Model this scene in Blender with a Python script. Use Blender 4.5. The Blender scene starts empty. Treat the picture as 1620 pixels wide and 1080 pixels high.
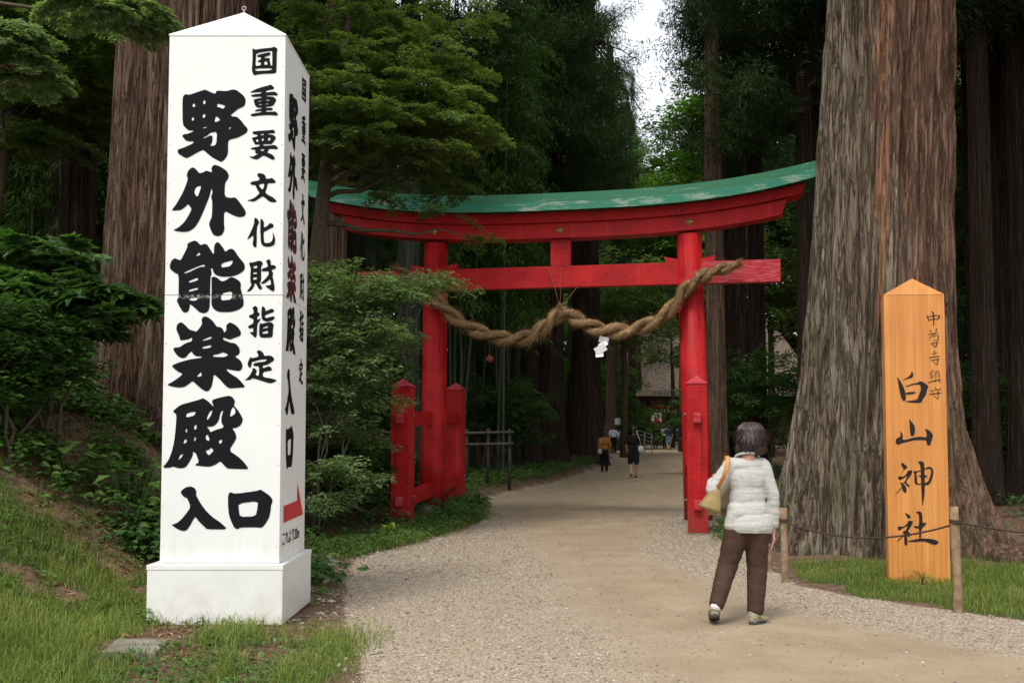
import bpy, bmesh, math, random
import numpy as np
from mathutils import Vector, Matrix, Euler
from mathutils.geometry import tessellate_polygon
R = math.radians
S = bpy.context.scene
COL = S.collection

# ------------------------------------------------------------ camera, sky, sun, exposure
CAMZ = 1.45
cd = bpy.data.cameras.new('camera'); cam = bpy.data.objects.new('camera', cd); COL.objects.link(cam)
cam.location = (0, 0, CAMZ); cam.rotation_euler = (R(93.0), 0, 0)
cd.sensor_width = 36; cd.lens = 34.44; cd.shift_y = 0.0413; cd.clip_end = 2000; cd.clip_start = 0.05
S.camera = cam
SUN_EL, SUN_AZ = 58, 205       # azimuth measured clockwise from +Y (the direction the light comes from)
W = bpy.data.worlds.new('World'); S.world = W; W.use_nodes = True
nt = W.node_tree; nt.nodes.clear()
sky = nt.nodes.new('ShaderNodeTexSky'); sky.sky_type = 'NISHITA'; sky.sun_disc = False
sky.sun_elevation = R(SUN_EL); sky.sun_rotation = R(SUN_AZ)
sky.air_density = 1.0; sky.dust_density = 5.0; sky.ozone_density = 0.6
hsv = nt.nodes.new('ShaderNodeHueSaturation'); hsv.inputs['Saturation'].default_value = 0.22
bg = nt.nodes.new('ShaderNodeBackground'); bg.inputs[1].default_value = 0.15
wo = nt.nodes.new('ShaderNodeOutputWorld')
mxw = nt.nodes.new('ShaderNodeMix'); mxw.data_type = 'RGBA'; mxw.inputs[0].default_value = .5; mxw.inputs[7].default_value = (8.6, 9.0, 9.6, 1)   # thin bright overcast over the clear sky
nt.links.new(sky.outputs[0], hsv.inputs['Color']); nt.links.new(hsv.outputs[0], mxw.inputs[6]); nt.links.new(mxw.outputs[2], bg.inputs[0]); nt.links.new(bg.outputs[0], wo.inputs[0])
sl = bpy.data.lights.new('sun', 'SUN'); sl.energy = 1.5; sl.angle = R(14); sl.color = (1.0, 0.95, 0.86)
so = bpy.data.objects.new('sun', sl); COL.objects.link(so)
_d = Vector((math.sin(R(SUN_AZ))*math.cos(R(SUN_EL)), math.cos(R(SUN_AZ))*math.cos(R(SUN_EL)), math.sin(R(SUN_EL))))
so.rotation_euler = _d.to_track_quat('Z', 'Y').to_euler()
S.view_settings.view_transform = 'Standard'; S.view_settings.look = 'None'
S.view_settings.exposure = 0.35; S.view_settings.gamma = 1.0
S.render.engine = 'CYCLES'
S.cycles.max_bounces = 5; S.cycles.diffuse_bounces = 2; S.cycles.glossy_bounces = 2
S.cycles.transmission_bounces = 3; S.cycles.transparent_max_bounces = 6

rng = np.random.default_rng(7); random.seed(7)
F = 1550.0
CY = 540 + 0.0413*1620; TILT = R(3.0)
def zat(py, d): return CAMZ + d*math.tan(math.atan((CY-py)/F)+TILT)          # height of a photo row at a known distance
def xat(px, d, z=CAMZ): return (px-810)/F*(d*math.cos(TILT)+(z-CAMZ)*math.sin(TILT))

# ------------------------------------------------------------ helpers
def tag(o, label=None, cat=None, group=None, kind=None):
    if label: o['label'] = label
    if cat: o['category'] = cat
    if group: o['group'] = group
    if kind: o['kind'] = kind
    return o
def empty(name, loc=(0,0,0), rz=0, label=None, cat=None, group=None):
    o = bpy.data.objects.new(name, None); COL.objects.link(o); o.location = loc; o.rotation_euler = (0,0,rz)
    o.empty_display_size = .1
    return tag(o, label, cat, group)
def link(name, me, mat=None, parent=None):
    if mat is not None and len(me.materials) == 0: me.materials.append(mat)
    o = bpy.data.objects.new(name, me); COL.objects.link(o)
    if parent is not None: o.parent = parent
    return o
def npmesh(name, V, Fc, smooth=False, attr=None, fattr=None):
    V = np.asarray(V, dtype=np.float32).reshape(-1,3); Fc = np.asarray(Fc, dtype=np.int32)
    me = bpy.data.meshes.new(name); n = len(Fc); k = Fc.shape[1]
    me.vertices.add(len(V)); me.vertices.foreach_set('co', V.ravel())
    me.loops.add(n*k); me.loops.foreach_set('vertex_index', Fc.ravel())
    me.polygons.add(n); me.polygons.foreach_set('loop_start', np.arange(0, n*k, k, dtype=np.int32))
    try: me.polygons.foreach_set('loop_total', np.full(n, k, dtype=np.int32))
    except Exception: pass
    me.polygons.foreach_set('use_smooth', np.full(n, smooth))
    if attr:
        for a, v in attr.items():
            t = me.attributes.new(a, 'FLOAT', 'POINT'); t.data.foreach_set('value', np.asarray(v, dtype=np.float32).ravel())
    if fattr:
        for a, v in fattr.items():
            t = me.attributes.new(a, 'FLOAT', 'FACE'); t.data.foreach_set('value', np.asarray(v, dtype=np.float32).ravel())
    me.update(calc_edges=True); me.validate()
    return me
def hsh(i, j, k, s):
    h = (i*374761393 + j*668265263 + k*2147483647 + s*974634777) & 0xffffffff
    h = ((h ^ (h >> 13))*1274126177) & 0xffffffff
    h = (h ^ (h >> 16)) & 0xffffffff
    return h/4294967295.0
def vn(x, y, z=0.0, s=0):
    x, y, z = np.broadcast_arrays(np.asarray(x, float), np.asarray(y, float), np.asarray(z, float))
    xi = np.floor(x).astype(np.int64); yi = np.floor(y).astype(np.int64); zi = np.floor(z).astype(np.int64)
    fx = x-xi; fy = y-yi; fz = z-zi
    fx = fx*fx*(3-2*fx); fy = fy*fy*(3-2*fy); fz = fz*fz*(3-2*fz)
    r = 0
    for a in (0,1):
        for b in (0,1):
            for c in (0,1):
                r = r + hsh(xi+a, yi+b, zi+c, s)*(fx if a else 1-fx)*(fy if b else 1-fy)*(fz if c else 1-fz)
    return r
def fbm(x, y, z=0.0, s=0, o=4):
    r = 0; a = .5; t = 0
    for i in range(o):
        r = r + a*vn(np.asarray(x)*2**i, np.asarray(y)*2**i, np.asarray(z)*2**i, s+i); t += a; a *= .5
    return r/t
def sstep(t):
    t = np.clip(t, 0, 1); return t*t*(3-2*t)

class MB:
    def __init__(s): s.v = []; s.f = []; s.sm = []
    def add(s, vs, fs, smooth=False):
        b = len(s.v); s.v += [tuple(v) for v in vs]; s.f += [tuple(i+b for i in f) for f in fs]; s.sm += [smooth]*len(fs)
    def bm(s, bm, smooth=False, M=None):
        bm.verts.ensure_lookup_table(); bm.verts.index_update()
        s.add([(M @ v.co if M else v.co) for v in bm.verts], [[v.index for v in f.verts] for f in bm.faces], smooth); bm.free()
    def box(s, x0,x1,y0,y1,z0,z1, bev=0.0, M=None, seg=2):
        b = bmesh.new(); bmesh.ops.create_cube(b, size=1)
        for v in b.verts: v.co = Vector(((x0+x1)/2+v.co.x*(x1-x0), (y0+y1)/2+v.co.y*(y1-y0), (z0+z1)/2+v.co.z*(z1-z0)))
        if bev: bmesh.ops.bevel(b, geom=b.edges[:], offset=bev, segments=seg, affect='EDGES', profile=.6)
        s.bm(b, M=M)
    def tube(s, pts, rad, n=8, smooth=True, cap=True):
        pts = [Vector(p) for p in pts]; m = len(pts)
        if not hasattr(rad, '__len__'): rad = [rad]*m
        vs = []; fs = []; up = None
        for i, p in enumerate(pts):
            t = (pts[min(i+1,m-1)]-pts[max(i-1,0)])
            t = t.normalized() if t.length > 1e-9 else Vector((0,0,1))
            if up is None: up = t.orthogonal().normalized()
            up = (up - t*up.dot(t)); up = up.normalized() if up.length > 1e-6 else t.orthogonal().normalized()
            w = t.cross(up)
            for k in range(n):
                a = 2*math.pi*k/n; vs.append(p + (up*math.cos(a)+w*math.sin(a))*rad[i])
        for i in range(m-1):
            for k in range(n):
                a = i*n+k; b = i*n+(k+1)%n; fs.append((a, b, b+n, a+n))
        if cap: fs.append(tuple(range(n))[::-1]); fs.append(tuple((m-1)*n+k for k in range(n)))
        s.add(vs, fs, smooth)
    def sph(s, c, r, M=None, sub=2):
        b = bmesh.new(); bmesh.ops.create_icosphere(b, subdivisions=sub, radius=1)
        if not hasattr(r, '__len__'): r = (r,r,r)
        for v in b.verts: v.co = Vector((v.co.x*r[0], v.co.y*r[1], v.co.z*r[2]))
        if M is not None:
            for v in b.verts: v.co = M @ v.co
        for v in b.verts: v.co += Vector(c)
        s.bm(b, True)
    def build(s, name, mat, parent=None):
        me = bpy.data.meshes.new(name); me.from_pydata(s.v, [], s.f)
        me.polygons.foreach_set('use_smooth', s.sm); me.update()
        return link(name, me, mat, parent)

# ------------------------------------------------------------ materials
class NT:
    def __init__(s, name):
        s.m = bpy.data.materials.new(name); s.m.use_nodes = True; s.t = s.m.node_tree; s.t.nodes.clear()
        s.out = s.n('ShaderNodeOutputMaterial')
    def n(s, t, **k):
        x = s.t.nodes.new(t)
        for a, b in k.items():
            if a.startswith('_'): setattr(x, a[1:], b)
        return x
    def l(s, a, b): s.t.links.new(a, b)
    def set(s, sock, v):
        if hasattr(v, 'links') or hasattr(v, 'is_linked'): s.l(v, sock)
        else:
            if isinstance(v, (tuple, list)) and len(v) == 3 and sock.type == 'RGBA': v = (*v, 1)
            sock.default_value = v
    def co(s, which='Object', scale=(1,1,1), rot=(0,0,0)):
        c = s.n('ShaderNodeTexCoord'); m = s.n('ShaderNodeMapping'); s.l(c.outputs[which], m.inputs[0])
        m.inputs['Scale'].default_value = scale; m.inputs['Rotation'].default_value = rot; return m.outputs[0]
    def pos(s, scale=(1,1,1)):
        g = s.n('ShaderNodeNewGeometry'); m = s.n('ShaderNodeMapping'); s.l(g.outputs['Position'], m.inputs[0])
        m.inputs['Scale'].default_value = scale; return m.outputs[0]
    def noise(s, v, sc=5, det=4, ro=.55, dist=0, col=False):
        x = s.n('ShaderNodeTexNoise'); s.l(v, x.inputs['Vector']); x.inputs['Scale'].default_value = sc
        x.inputs['Detail'].default_value = det; x.inputs['Roughness'].default_value = ro; x.inputs['Distortion'].default_value = dist
        return x.outputs[1 if col else 0]
    def vor(s, v, sc=5, out='Distance', feat='F1', rnd=1.0):
        x = s.n('ShaderNodeTexVoronoi'); x.feature = feat; s.l(v, x.inputs['Vector']); x.inputs['Scale'].default_value = sc
        x.inputs['Randomness'].default_value = rnd
        return x.outputs[out]
    def ramp(s, f, stops):
        x = s.n('ShaderNodeValToRGB'); e = x.color_ramp.elements
        while len(e) < len(stops): e.new(.5)
        for i, (p, c) in enumerate(stops):
            e[i].position = p; e[i].color = (*c, 1) if hasattr(c, '__len__') else (c, c, c, 1)
        s.set(x.inputs[0], f); return x.outputs[0]
    def mix(s, f, a, b, mode='MIX'):
        x = s.n('ShaderNodeMix'); x.data_type = 'RGBA'; x.blend_type = mode
        s.set(x.inputs[0], f); s.set(x.inputs[6], a); s.set(x.inputs[7], b); return x.outputs[2]
    def math(s, op, a, b=0.0, c=None, clamp=False):
        x = s.n('ShaderNodeMath'); x.operation = op; x.use_clamp = clamp
        s.set(x.inputs[0], a); s.set(x.inputs[1], b)
        if c is not None: s.set(x.inputs[2], c)
        return x.outputs[0]
    def attr(s, name):
        x = s.n('ShaderNodeAttribute'); x.attribute_name = name; return x.outputs['Fac']
    def bump(s, h, st=.3, dist=.02, nrm=None):
        x = s.n('ShaderNodeBump'); s.l(h, x.inputs['Height']); x.inputs['Strength'].default_value = st
        x.inputs['Distance'].default_value = dist
        if nrm is not None: s.l(nrm, x.inputs['Normal'])
        return x.outputs[0]
    def bsdf(s, col, rough=.6, bump=None, spec=.4, metal=0.0, sheen=0):
        x = s.n('ShaderNodeBsdfPrincipled'); s.set(x.inputs['Base Color'], col); s.set(x.inputs['Roughness'], rough)
        x.inputs['Specular IOR Level'].default_value = spec; x.inputs['Metallic'].default_value = metal
        if bump is not None: s.l(bump, x.inputs['Normal'])
        s.l(x.outputs[0], s.out.inputs[0]); return x
def simple(name, col, rough=.6, var=.25, sc=12, bs=.15, bd=.01, spec=.35, metal=0.0):
    t = NT(name); v = t.co(); n = t.noise(v, sc, 5)
    c = t.mix(1.0, col, t.ramp(n, [(.3, 1-var), (.7, 1+var*.4)]), 'MULTIPLY')
    t.bsdf(c, rough, t.bump(n, bs, bd), spec, metal); return t.m
def leafmat(name, c0, c1, c2=None, trans=.45, rough=.5):
    t = NT(name); a = t.attr('rnd'); oi = t.n('ShaderNodeObjectInfo')
    g = t.n('ShaderNodeNewGeometry')
    big = t.noise(t.pos(), .9, 2)
    f = t.math('ADD', t.math('MULTIPLY', a, .7), t.math('MULTIPLY', t.math('SUBTRACT', big, .35), .9), clamp=True)
    st = [(0, c0), (.6, c1), (1, c2 or c1)]
    c = t.ramp(f, st)
    p = t.bsdf(c, rough, None, .25)
    tr = t.n('ShaderNodeBsdfTranslucent'); t.set(tr.inputs[0], t.mix(1.0, c, (1.1,1.25,.55), 'MULTIPLY'))
    m = t.n('ShaderNodeMixShader'); m.inputs[0].default_value = trans
    t.l(p.outputs[0], m.inputs[1]); t.l(tr.outputs[0], m.inputs[2]); t.l(m.outputs[0], t.out.inputs[0]); return t.m

M = {}
def red_mat(crack):
    t = NT('red_lacquered_wood'); v = t.co(scale=(1,1,1)); g = t.noise(t.co(scale=(1.2,6,6)), 6, 6, .6)
    n = t.noise(v, 3.0, 5); f = t.noise(v, 34, 4, .7)
    c = t.ramp(n, [(.28, (.27,.005,.008)), (.5, (.41,.009,.012)), (.72, (.50,.017,.017))])
    c = t.mix(t.ramp(f, [(.66, 0), (.74, .55)]), c, (.56,.10,.09))
    c = t.mix(t.math('MULTIPLY', t.ramp(g, [(.58, 0), (.68, 1)]), .45), c, (.22,.012,.014))
    ck = t.math('ABSOLUTE', t.math('SUBTRACT', t.noise(t.co(scale=(5,5,.10)), 1.3, 3, .5), .5)); c = t.mix(t.ramp(ck, [(.0,crack),(.004,crack),(.007,0)]), c, (.08,.006,.006))
    dr = t.noise(t.co(scale=(9,9,.35)), 1.6, 5, .65); c = t.mix(t.ramp(dr, [(.56,0),(.72,.38)]), c, (.46,.07,.06))
    sz = t.n('ShaderNodeSeparateXYZ'); t.l(t.pos(), sz.inputs[0]); c = t.mix(t.math('MULTIPLY', t.ramp(sz.outputs[2], [(.05,.8),(.55,0)]), t.ramp(n, [(.35,.2),(.6,1)])), c, (.16,.05,.035))
    t.bsdf(c, t.ramp(n, [(.3,.42),(.7,.62)]), t.bump(t.math('ADD', g, t.math('ADD', t.math('MULTIPLY', f, .3), t.math('MULTIPLY', dr, .5))), .5, .016), .2); return t.m
M['red'] = red_mat(0.0); M['redv'] = red_mat(.75)
def red_end():
    t = NT('faded_red_wood'); v = t.co(); g = t.noise(t.co(scale=(.8,7,7)), 7, 6, .65); f = t.noise(v, 9, 5, .7)
    c = t.mix(t.ramp(g, [(.45,0),(.68,.75)]), (.42,.015,.03), (.58,.18,.18))
    c = t.mix(t.ramp(f, [(.55,0),(.7,.4)]), c, (.36,.02,.025))
    t.bsdf(c, .65, t.bump(g, .4, .012), .25); return t.m
M['redfade'] = red_end()
def green_mat(name, base, pale, amount):
    t = NT(name); v = t.co(scale=(.35,2.2,2.2)); n = t.noise(v, 7, 8, .72); n2 = t.noise(t.co(scale=(.6,1,1)), 2.0, 5, .6)
    x = t.math('ADD', t.math('MULTIPLY', n, .65), t.math('MULTIPLY', n2, .35))
    c = t.mix(t.ramp(x, [(.56-amount, 0), (.60-amount, 1)]), base, pale)
    c = t.mix(t.ramp(t.noise(t.co(scale=(.5,3,3)), 16, 6, .7), [(.62,0),(.68,.7)]), c, (.14,.15,.11))
    t.bsdf(c, .55, t.bump(n, .3, .006), .35); return t.m
M['green'] = green_mat('green_copper_paint', (.003,.095,.034), (.13,.21,.14), .0)
M['greenlip'] = green_mat('pale_green_paint', (.025,.19,.115), (.21,.31,.24), .05)
M['gold'] = simple('brass', (.55,.38,.12), .35, .4, 60, .1, .002, .5, .8)
M['stone'] = simple('grey_stone', (.22,.20,.15), .9, .45, 9, .5, .02)
def white_mat():
    t = NT('white_painted_panel'); v = t.co(); n = t.noise(v, 1.6, 5, .6)
    c = t.ramp(n, [(.3,(.76,.765,.74)), (.7,(.82,.825,.80))])
    sp = t.n('ShaderNodeSeparateXYZ'); t.l(v, sp.inputs[0]); z = sp.outputs[2]
    st = t.noise(t.co(scale=(14,14,.5)), 1.0, 4, .6)
    dirt = t.math('MULTIPLY', t.ramp(z, [(.0, .0), (.46,.0), (.48,1.0), (.75,.0)]), t.ramp(st, [(.42,0),(.7,.35)]))
    dirt2 = t.math('MULTIPLY', t.ramp(z, [(.0,1.0),(.16,.6),(.47,.12),(.5,0)]), t.ramp(t.noise(v, 6, 6, .7), [(.36,.04),(.68,.62)]))
    c = t.mix(dirt, c, (.42,.36,.27)); c = t.mix(dirt2, c, (.44,.35,.22))
    sm = t.noise(t.co(scale=(22,22,.7)), 1, 5, .7)
    c = t.mix(t.ramp(sm, [(.62,0),(.8,.22)]), c, (.55,.53,.47))
    # a few specks of rust at random spots
    sp2 = t.vor(v, 9, 'Distance'); c = t.mix(t.ramp(sp2, [(.012,.55),(.02,0)]), c, (.28,.22,.15))
    t.bsdf(c, t.ramp(n, [(.3,.34),(.7,.5)]), t.bump(t.noise(v, 2.2, 3), .12, .01), .4); return t.m
M['white'] = white_mat()
def ink_mat(name, c0, chip):
    t = NT(name); v = t.co(); n = t.noise(v, 22, 5, .75)
    sp = t.n('ShaderNodeSeparateXYZ'); t.l(v, sp.inputs[0])
    seam = t.math('SUBTRACT', 1.0, t.math('MULTIPLY', t.math('ABSOLUTE', t.math('SUBTRACT', sp.outputs[2], 2.515)), 45.0), clamp=True)
    k = t.math('ADD', t.ramp(n, [(.70,0),(.74,chip)]), t.math('MULTIPLY', seam, t.ramp(t.noise(v, 40, 4, .8), [(.5,0),(.56,.8)])), clamp=True)
    c = t.mix(k, c0, (.45,.43,.38)); t.bsdf(c, .75, None, .08); return t.m
M['ink'] = ink_mat('black_lettering_paint', (.010,.011,.012), .5)
def redink():
    t = NT('black_paint_over_red'); n = t.noise(t.co(), 6, 4, .7)
    c = t.mix(t.ramp(n, [(.47,0),(.60,.5)]), (.02,.014,.014), (.16,.012,.018)); t.bsdf(c, .45); return t.m
M['inkred'] = redink()
M['arrow'] = simple('red_arrow_paint', (.55,.03,.035), .45, .12, 20, .02, .001)
M['ink2'] = simple('brush_ink', (.012,.006,.006), .6, .4, 90, .05, .001)
def signwood():
    t = NT('varnished_orange_wood'); v = t.co(scale=(9,9,.28)); g = t.noise(v, 2.3, 6, .55, .3); g2 = t.noise(t.co(scale=(30,30,.5)), 3, 4)
    c = t.ramp(g, [(.25,(.50,.19,.045)), (.5,(.62,.25,.06)), (.75,(.70,.32,.09))])
    c = t.mix(t.ramp(g2, [(.46,0),(.66,.5)]), c, (.42,.15,.03))
    kn = t.noise(t.co(scale=(1.2,1.2,.5)), 2.2, 4, .6); c = t.mix(t.ramp(kn, [(.35,.3),(.5,0)]), c, (.40,.15,.035))
    t.bsdf(c, .38, t.bump(g2, .08, .003), .4); return t.m
M['signwood'] = signwood()
M['stake'] = simple('weathered_stake_wood', (.30,.20,.12), .85, .5, 14, .5, .01)
def bark(name, cols, gscale=(5,5,.45), streak=None, moss=None, bd=.03):
    t = NT(name); v = t.co(scale=gscale); g = t.noise(v, 2.2, 7, .62, .4); f = t.noise(t.co(scale=(gscale[0]*3,gscale[1]*3,gscale[2]*2.2)), 4, 5, .7)
    b = t.noise(t.co(scale=(1,1,.15)), 1.3, 3, .5); fs = t.noise(t.co(scale=(16,16,.9)), 1.7, 6, .7, .3); fr_ = t.math('ABSOLUTE', t.math('SUBTRACT', t.noise(t.co(scale=(7,7,.55)), 1.6, 5, .65, .5), .5))
    x = t.math('ADD', t.math('ADD', t.math('MULTIPLY', g, .35), t.math('MULTIPLY', b, .25)), t.math('MULTIPLY', fs, .4))
    c = t.ramp(x, [(.36, cols[0]), (.46, cols[1]), (.54, cols[2]), (.66, cols[3])])
    c = t.mix(t.ramp(fr_, [(.0,.8),(.028,0)]), c, tuple(k*.3 for k in cols[0]))
    c = t.mix(t.ramp(f, [(.30,.75),(.46,0)]), c, tuple(k*.25 for k in cols[0]))
    if streak:
        w, amt = streak; a = t.attr('streak')
        c = t.mix(t.math('MULTIPLY', a, t.ramp(t.noise(t.co(scale=(9,9,.3)), 1.6, 5, .6), [(.40,.12),(.58,amt)])), c, w)
    if name.startswith('grey_brown'):
        sx = t.n('ShaderNodeSeparateXYZ'); t.l(t.co(), sx.inputs[0]); rd = t.math('ADD', sx.outputs[0], t.math('MULTIPLY', t.noise(t.co(scale=(5,5,.45)), 1.5, 6, .7), 1.5))
        c = t.mix(t.ramp(t.math('SUBTRACT', rd, .35), [(.30,0),(.70,.8)]), c, t.mix(t.ramp(g, [(.35,0),(.65,1)]), (.10,.045,.03), (.27,.145,.095)))
    if moss:
        sp = t.n('ShaderNodeSeparateXYZ'); t.l(t.pos(), sp.inputs[0])
        h = t.ramp(t.math('DIVIDE', sp.outputs[2], 6.0), [(.0,.6),(.22,.4),(.8,.08)])
        c = t.mix(t.math('MULTIPLY', h, t.ramp(t.noise(t.co(scale=(1,1,.5)), 2.5, 6, .7), [(.45,0),(.62,1)])), c, moss)
    hgt = t.math('ADD', t.math('ADD', g, t.math('MULTIPLY', f, .5)), t.math('ADD', t.math('MULTIPLY', fs, 1.2), t.math('MULTIPLY', t.ramp(fr_, [(.0,0),(.05,1)]), .8)))
    t.bsdf(c, .92, t.bump(hgt, 1.0, bd*1.6), .12); return t.m
M['bark_giant'] = bark('grey_brown_cedar_bark', [(.080,.050,.034),(.20,.145,.10),(.32,.265,.20),(.45,.41,.33)], (4,4,.40), ((.50,.235,.13), .9), (.13,.135,.07))
M['bark_left'] = bark('red_brown_cedar_bark', [(.045,.025,.017),(.12,.068,.044),(.20,.128,.09),(.30,.235,.18)], (5,5,.45), None, (.12,.12,.06))
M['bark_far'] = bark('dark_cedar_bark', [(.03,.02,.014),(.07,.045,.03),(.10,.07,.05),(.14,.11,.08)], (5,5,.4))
M['bark_red'] = bark('light_reddish_bark', [(.08,.05,.035),(.20,.13,.09),(.28,.19,.13),(.34,.25,.18)], (6,6,.5))
M['bark_grey'] = bark('grey_mossy_bark', [(.05,.05,.04),(.10,.11,.08),(.14,.15,.11),(.19,.2,.15)], (6,6,.8))
M['twig'] = simple('twig_bark', (.10,.075,.045), .9, .4, 20)
M['twigpale'] = simple('pale_stem_bark', (.12,.105,.07), .85, .4, 15)
M['culm'] = simple('bamboo_culm', (.032,.045,.018), .55, .5, 3)
M['leaf_maple'] = leafmat('maple_leaf', (.055,.095,.022), (.14,.20,.055), (.25,.32,.11), .48)
M['leaf_shrub'] = leafmat('shrub_leaf', (.08,.13,.05), (.20,.28,.12), (.33,.40,.21), .48)
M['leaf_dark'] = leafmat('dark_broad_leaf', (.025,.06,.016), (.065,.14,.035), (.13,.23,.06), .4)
M['leaf_cedar'] = leafmat('cedar_needles', (.016,.034,.010), (.038,.070,.020), (.085,.13,.04), .35, .65)
M['leaf_lit'] = leafmat('sunlit_green_leaf', (.03,.08,.01), (.08,.17,.025), (.17,.28,.05), .5)  # sunlight on distant foliage is put into this brighter green
M['leaf_bamboo'] = leafmat('bamboo_leaf', (.02,.055,.01), (.07,.14,.025), (.15,.25,.05), .45)
M['leaf_ground'] = leafmat('ground_plant_leaf', (.035,.08,.015), (.09,.17,.035), (.15,.26,.06), .38)
M['leaf_yellow'] = leafmat('yellow_green_leaf', (.15,.25,.02), (.30,.36,.04), (.45,.48,.07), .4)
M['grass'] = leafmat('grass_blade', (.095,.13,.025), (.23,.29,.065), (.44,.42,.17), .45)
M['litter'] = leafmat('dry_leaf', (.10,.045,.022), (.24,.13,.06), (.42,.30,.17), .15, .8)
M['brownleaf'] = leafmat('dead_cedar_spray', (.12,.05,.02), (.22,.10,.04), (.3,.16,.07), .2, .8)
def ropemat():
    t = NT('straw_rope'); n = t.noise(t.co(), 14, 6, .7); v = t.noise(t.co(scale=(1,1,1)), 70, 3, .7)
    c = t.ramp(n, [(.3,(.17,.10,.048)), (.5,(.32,.205,.105)), (.72,(.47,.325,.18))])
    c = t.mix(t.ramp(v, [(.35,.6),(.5,0)]), c, (.13,.08,.04))
    t.bsdf(c, .9, t.bump(v, .8, .012), .1); return t.m
M['rope'] = ropemat()
M['straw'] = leafmat('loose_straw', (.14,.08,.035), (.28,.175,.085), (.46,.31,.165), .15, .85)
M['paper'] = simple('white_paper', (.82,.82,.82), .7, .05, 5)
M['redtassel'] = leafmat('red_straw', (.22,.04,.03), (.30,.09,.06), (.36,.2,.11), .15, .85)

def groundmat():
    t = NT('forest_path_ground'); p = t.pos()
    tan, grav, dirt, gr = t.attr('tan'), t.attr('road'), t.attr('dirt'), t.attr('grassy')
    # gravel
    v1 = t.vor(p, 55, 'Color'); d1 = t.vor(p, 55, 'Distance'); v2 = t.vor(p, 110, 'Color'); d2 = t.vor(p, 110)
    sc = t.n('ShaderNodeSeparateColor'); t.l(v1, sc.inputs[0]); sc2 = t.n('ShaderNodeSeparateColor'); t.l(v2, sc2.inputs[0])
    gcol = t.ramp(sc.outputs[0], [(.0,(.20,.15,.10)), (.35,(.33,.262,.182)), (.7,(.42,.34,.25)), (1,(.56,.48,.37))])
    gcol = t.mix(.45, gcol, t.ramp(sc2.outputs[0], [(0,(.17,.13,.09)),(.5,(.36,.29,.21)),(1,(.54,.47,.37))]))
    big = t.noise(p, .8, 4, .6)
    gcol = t.mix(t.ramp(big, [(.38,.55),(.58,0)]), gcol, (.34,.265,.18))
    # packed earth
    n1 = t.noise(p, 1.7, 6, .6); n2 = t.noise(p, 45, 4, .7)
    tcol = t.ramp(n1, [(.3,(.25,.185,.115)), (.55,(.32,.245,.16)), (.75,(.39,.31,.21))])
    tcol = t.mix(t.ramp(n2, [(.35,.35),(.5,0),(.68,0),(.76,.4)]), tcol, (.36,.30,.22))
    tcol = t.mix(t.math('MULTIPLY', t.ramp(t.vor(p, 16), [(.05,.75),(.10,0)]), t.ramp(t.noise(p, 5, 2), [(.45,0),(.6,1)])), tcol, (.46,.42,.35))
    dcol = t.ramp(t.noise(p, 9, 7, .72), [(.3,(.06,.036,.022)), (.5,(.14,.088,.056)), (.68,(.21,.145,.095)), (.8,(.32,.24,.16))])
    ncol = t.ramp(t.noise(p, 14, 5, .6), [(.3,(.03,.05,.012)),(.6,(.075,.105,.03)),(.8,(.13,.11,.05))])
    pert = t.math('MULTIPLY', t.math('SUBTRACT', t.noise(p, 2.3, 6, .65), .5), 1.1)
    def th(a, lo=.42, hi=.58): return t.ramp(t.math('ADD', a, pert), [(lo,0),(hi,1)])
    c = t.mix(th(gr), dcol, ncol)
    c = t.mix(th(grav), c, gcol)
    pt2 = t.math('MULTIPLY', t.math('SUBTRACT', t.noise(p, .9, 7, .72), .5), 1.6)
    c = t.mix(t.ramp(t.math('ADD', tan, pt2), [(.1,0),(.95,.92)]), c, tcol)
    stone = t.math('SUBTRACT', 1.0, t.math('MULTIPLY', d1, 1.6))
    h = t.math('ADD', t.math('MULTIPLY', stone, t.math('MULTIPLY', t.math('SUBTRACT', 1.0, t.math('MULTIPLY', tan, .85)), .8)), t.math('MULTIPLY', t.noise(p, 12, 7, .7), .7))
    t.bsdf(c, .92, t.bump(h, .55, .016), .15); return t.m
M['ground'] = groundmat()
M['thatch'] = simple('thatch', (.20,.155,.115), .95, .6, 5, .8, .12)
def plankmat():
    t = NT('horizontal_wall_planks'); v = t.pos((.6,.6,1)); sp = t.n('ShaderNodeSeparateXYZ'); t.l(t.pos(), sp.inputs[0])
    fz = t.math('FRACT', t.math('MULTIPLY', sp.outputs[2], 2.6)); n = t.noise(t.pos((.5,.5,6)), 2, 4)
    c = t.ramp(n, [(.3,(.16,.115,.075)),(.7,(.27,.20,.14))]); c = t.mix(t.ramp(fz, [(.0,.8),(.08,0)]), c, (.03,.02,.015))
    t.bsdf(c, .85, t.bump(fz, .3, .03), .2); return t.m
M['plank'] = plankmat()
M['darkwood'] = simple('dark_old_wood', (.06,.042,.03), .85, .4, 6)
M['greywood'] = simple('grey_rail_wood', (.085,.08,.065), .85, .4, 8)
M['ropedark'] = simple('dark_rope', (.06,.04,.03), .9, .3, 50)
M['metal'] = simple('galvanised_metal', (.45,.45,.44), .45, .2, 30, .05, .002, .5, .6)
M['steel_bolt'] = simple('rusty_bolt', (.24,.17,.13), .6, .4, 60)
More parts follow.
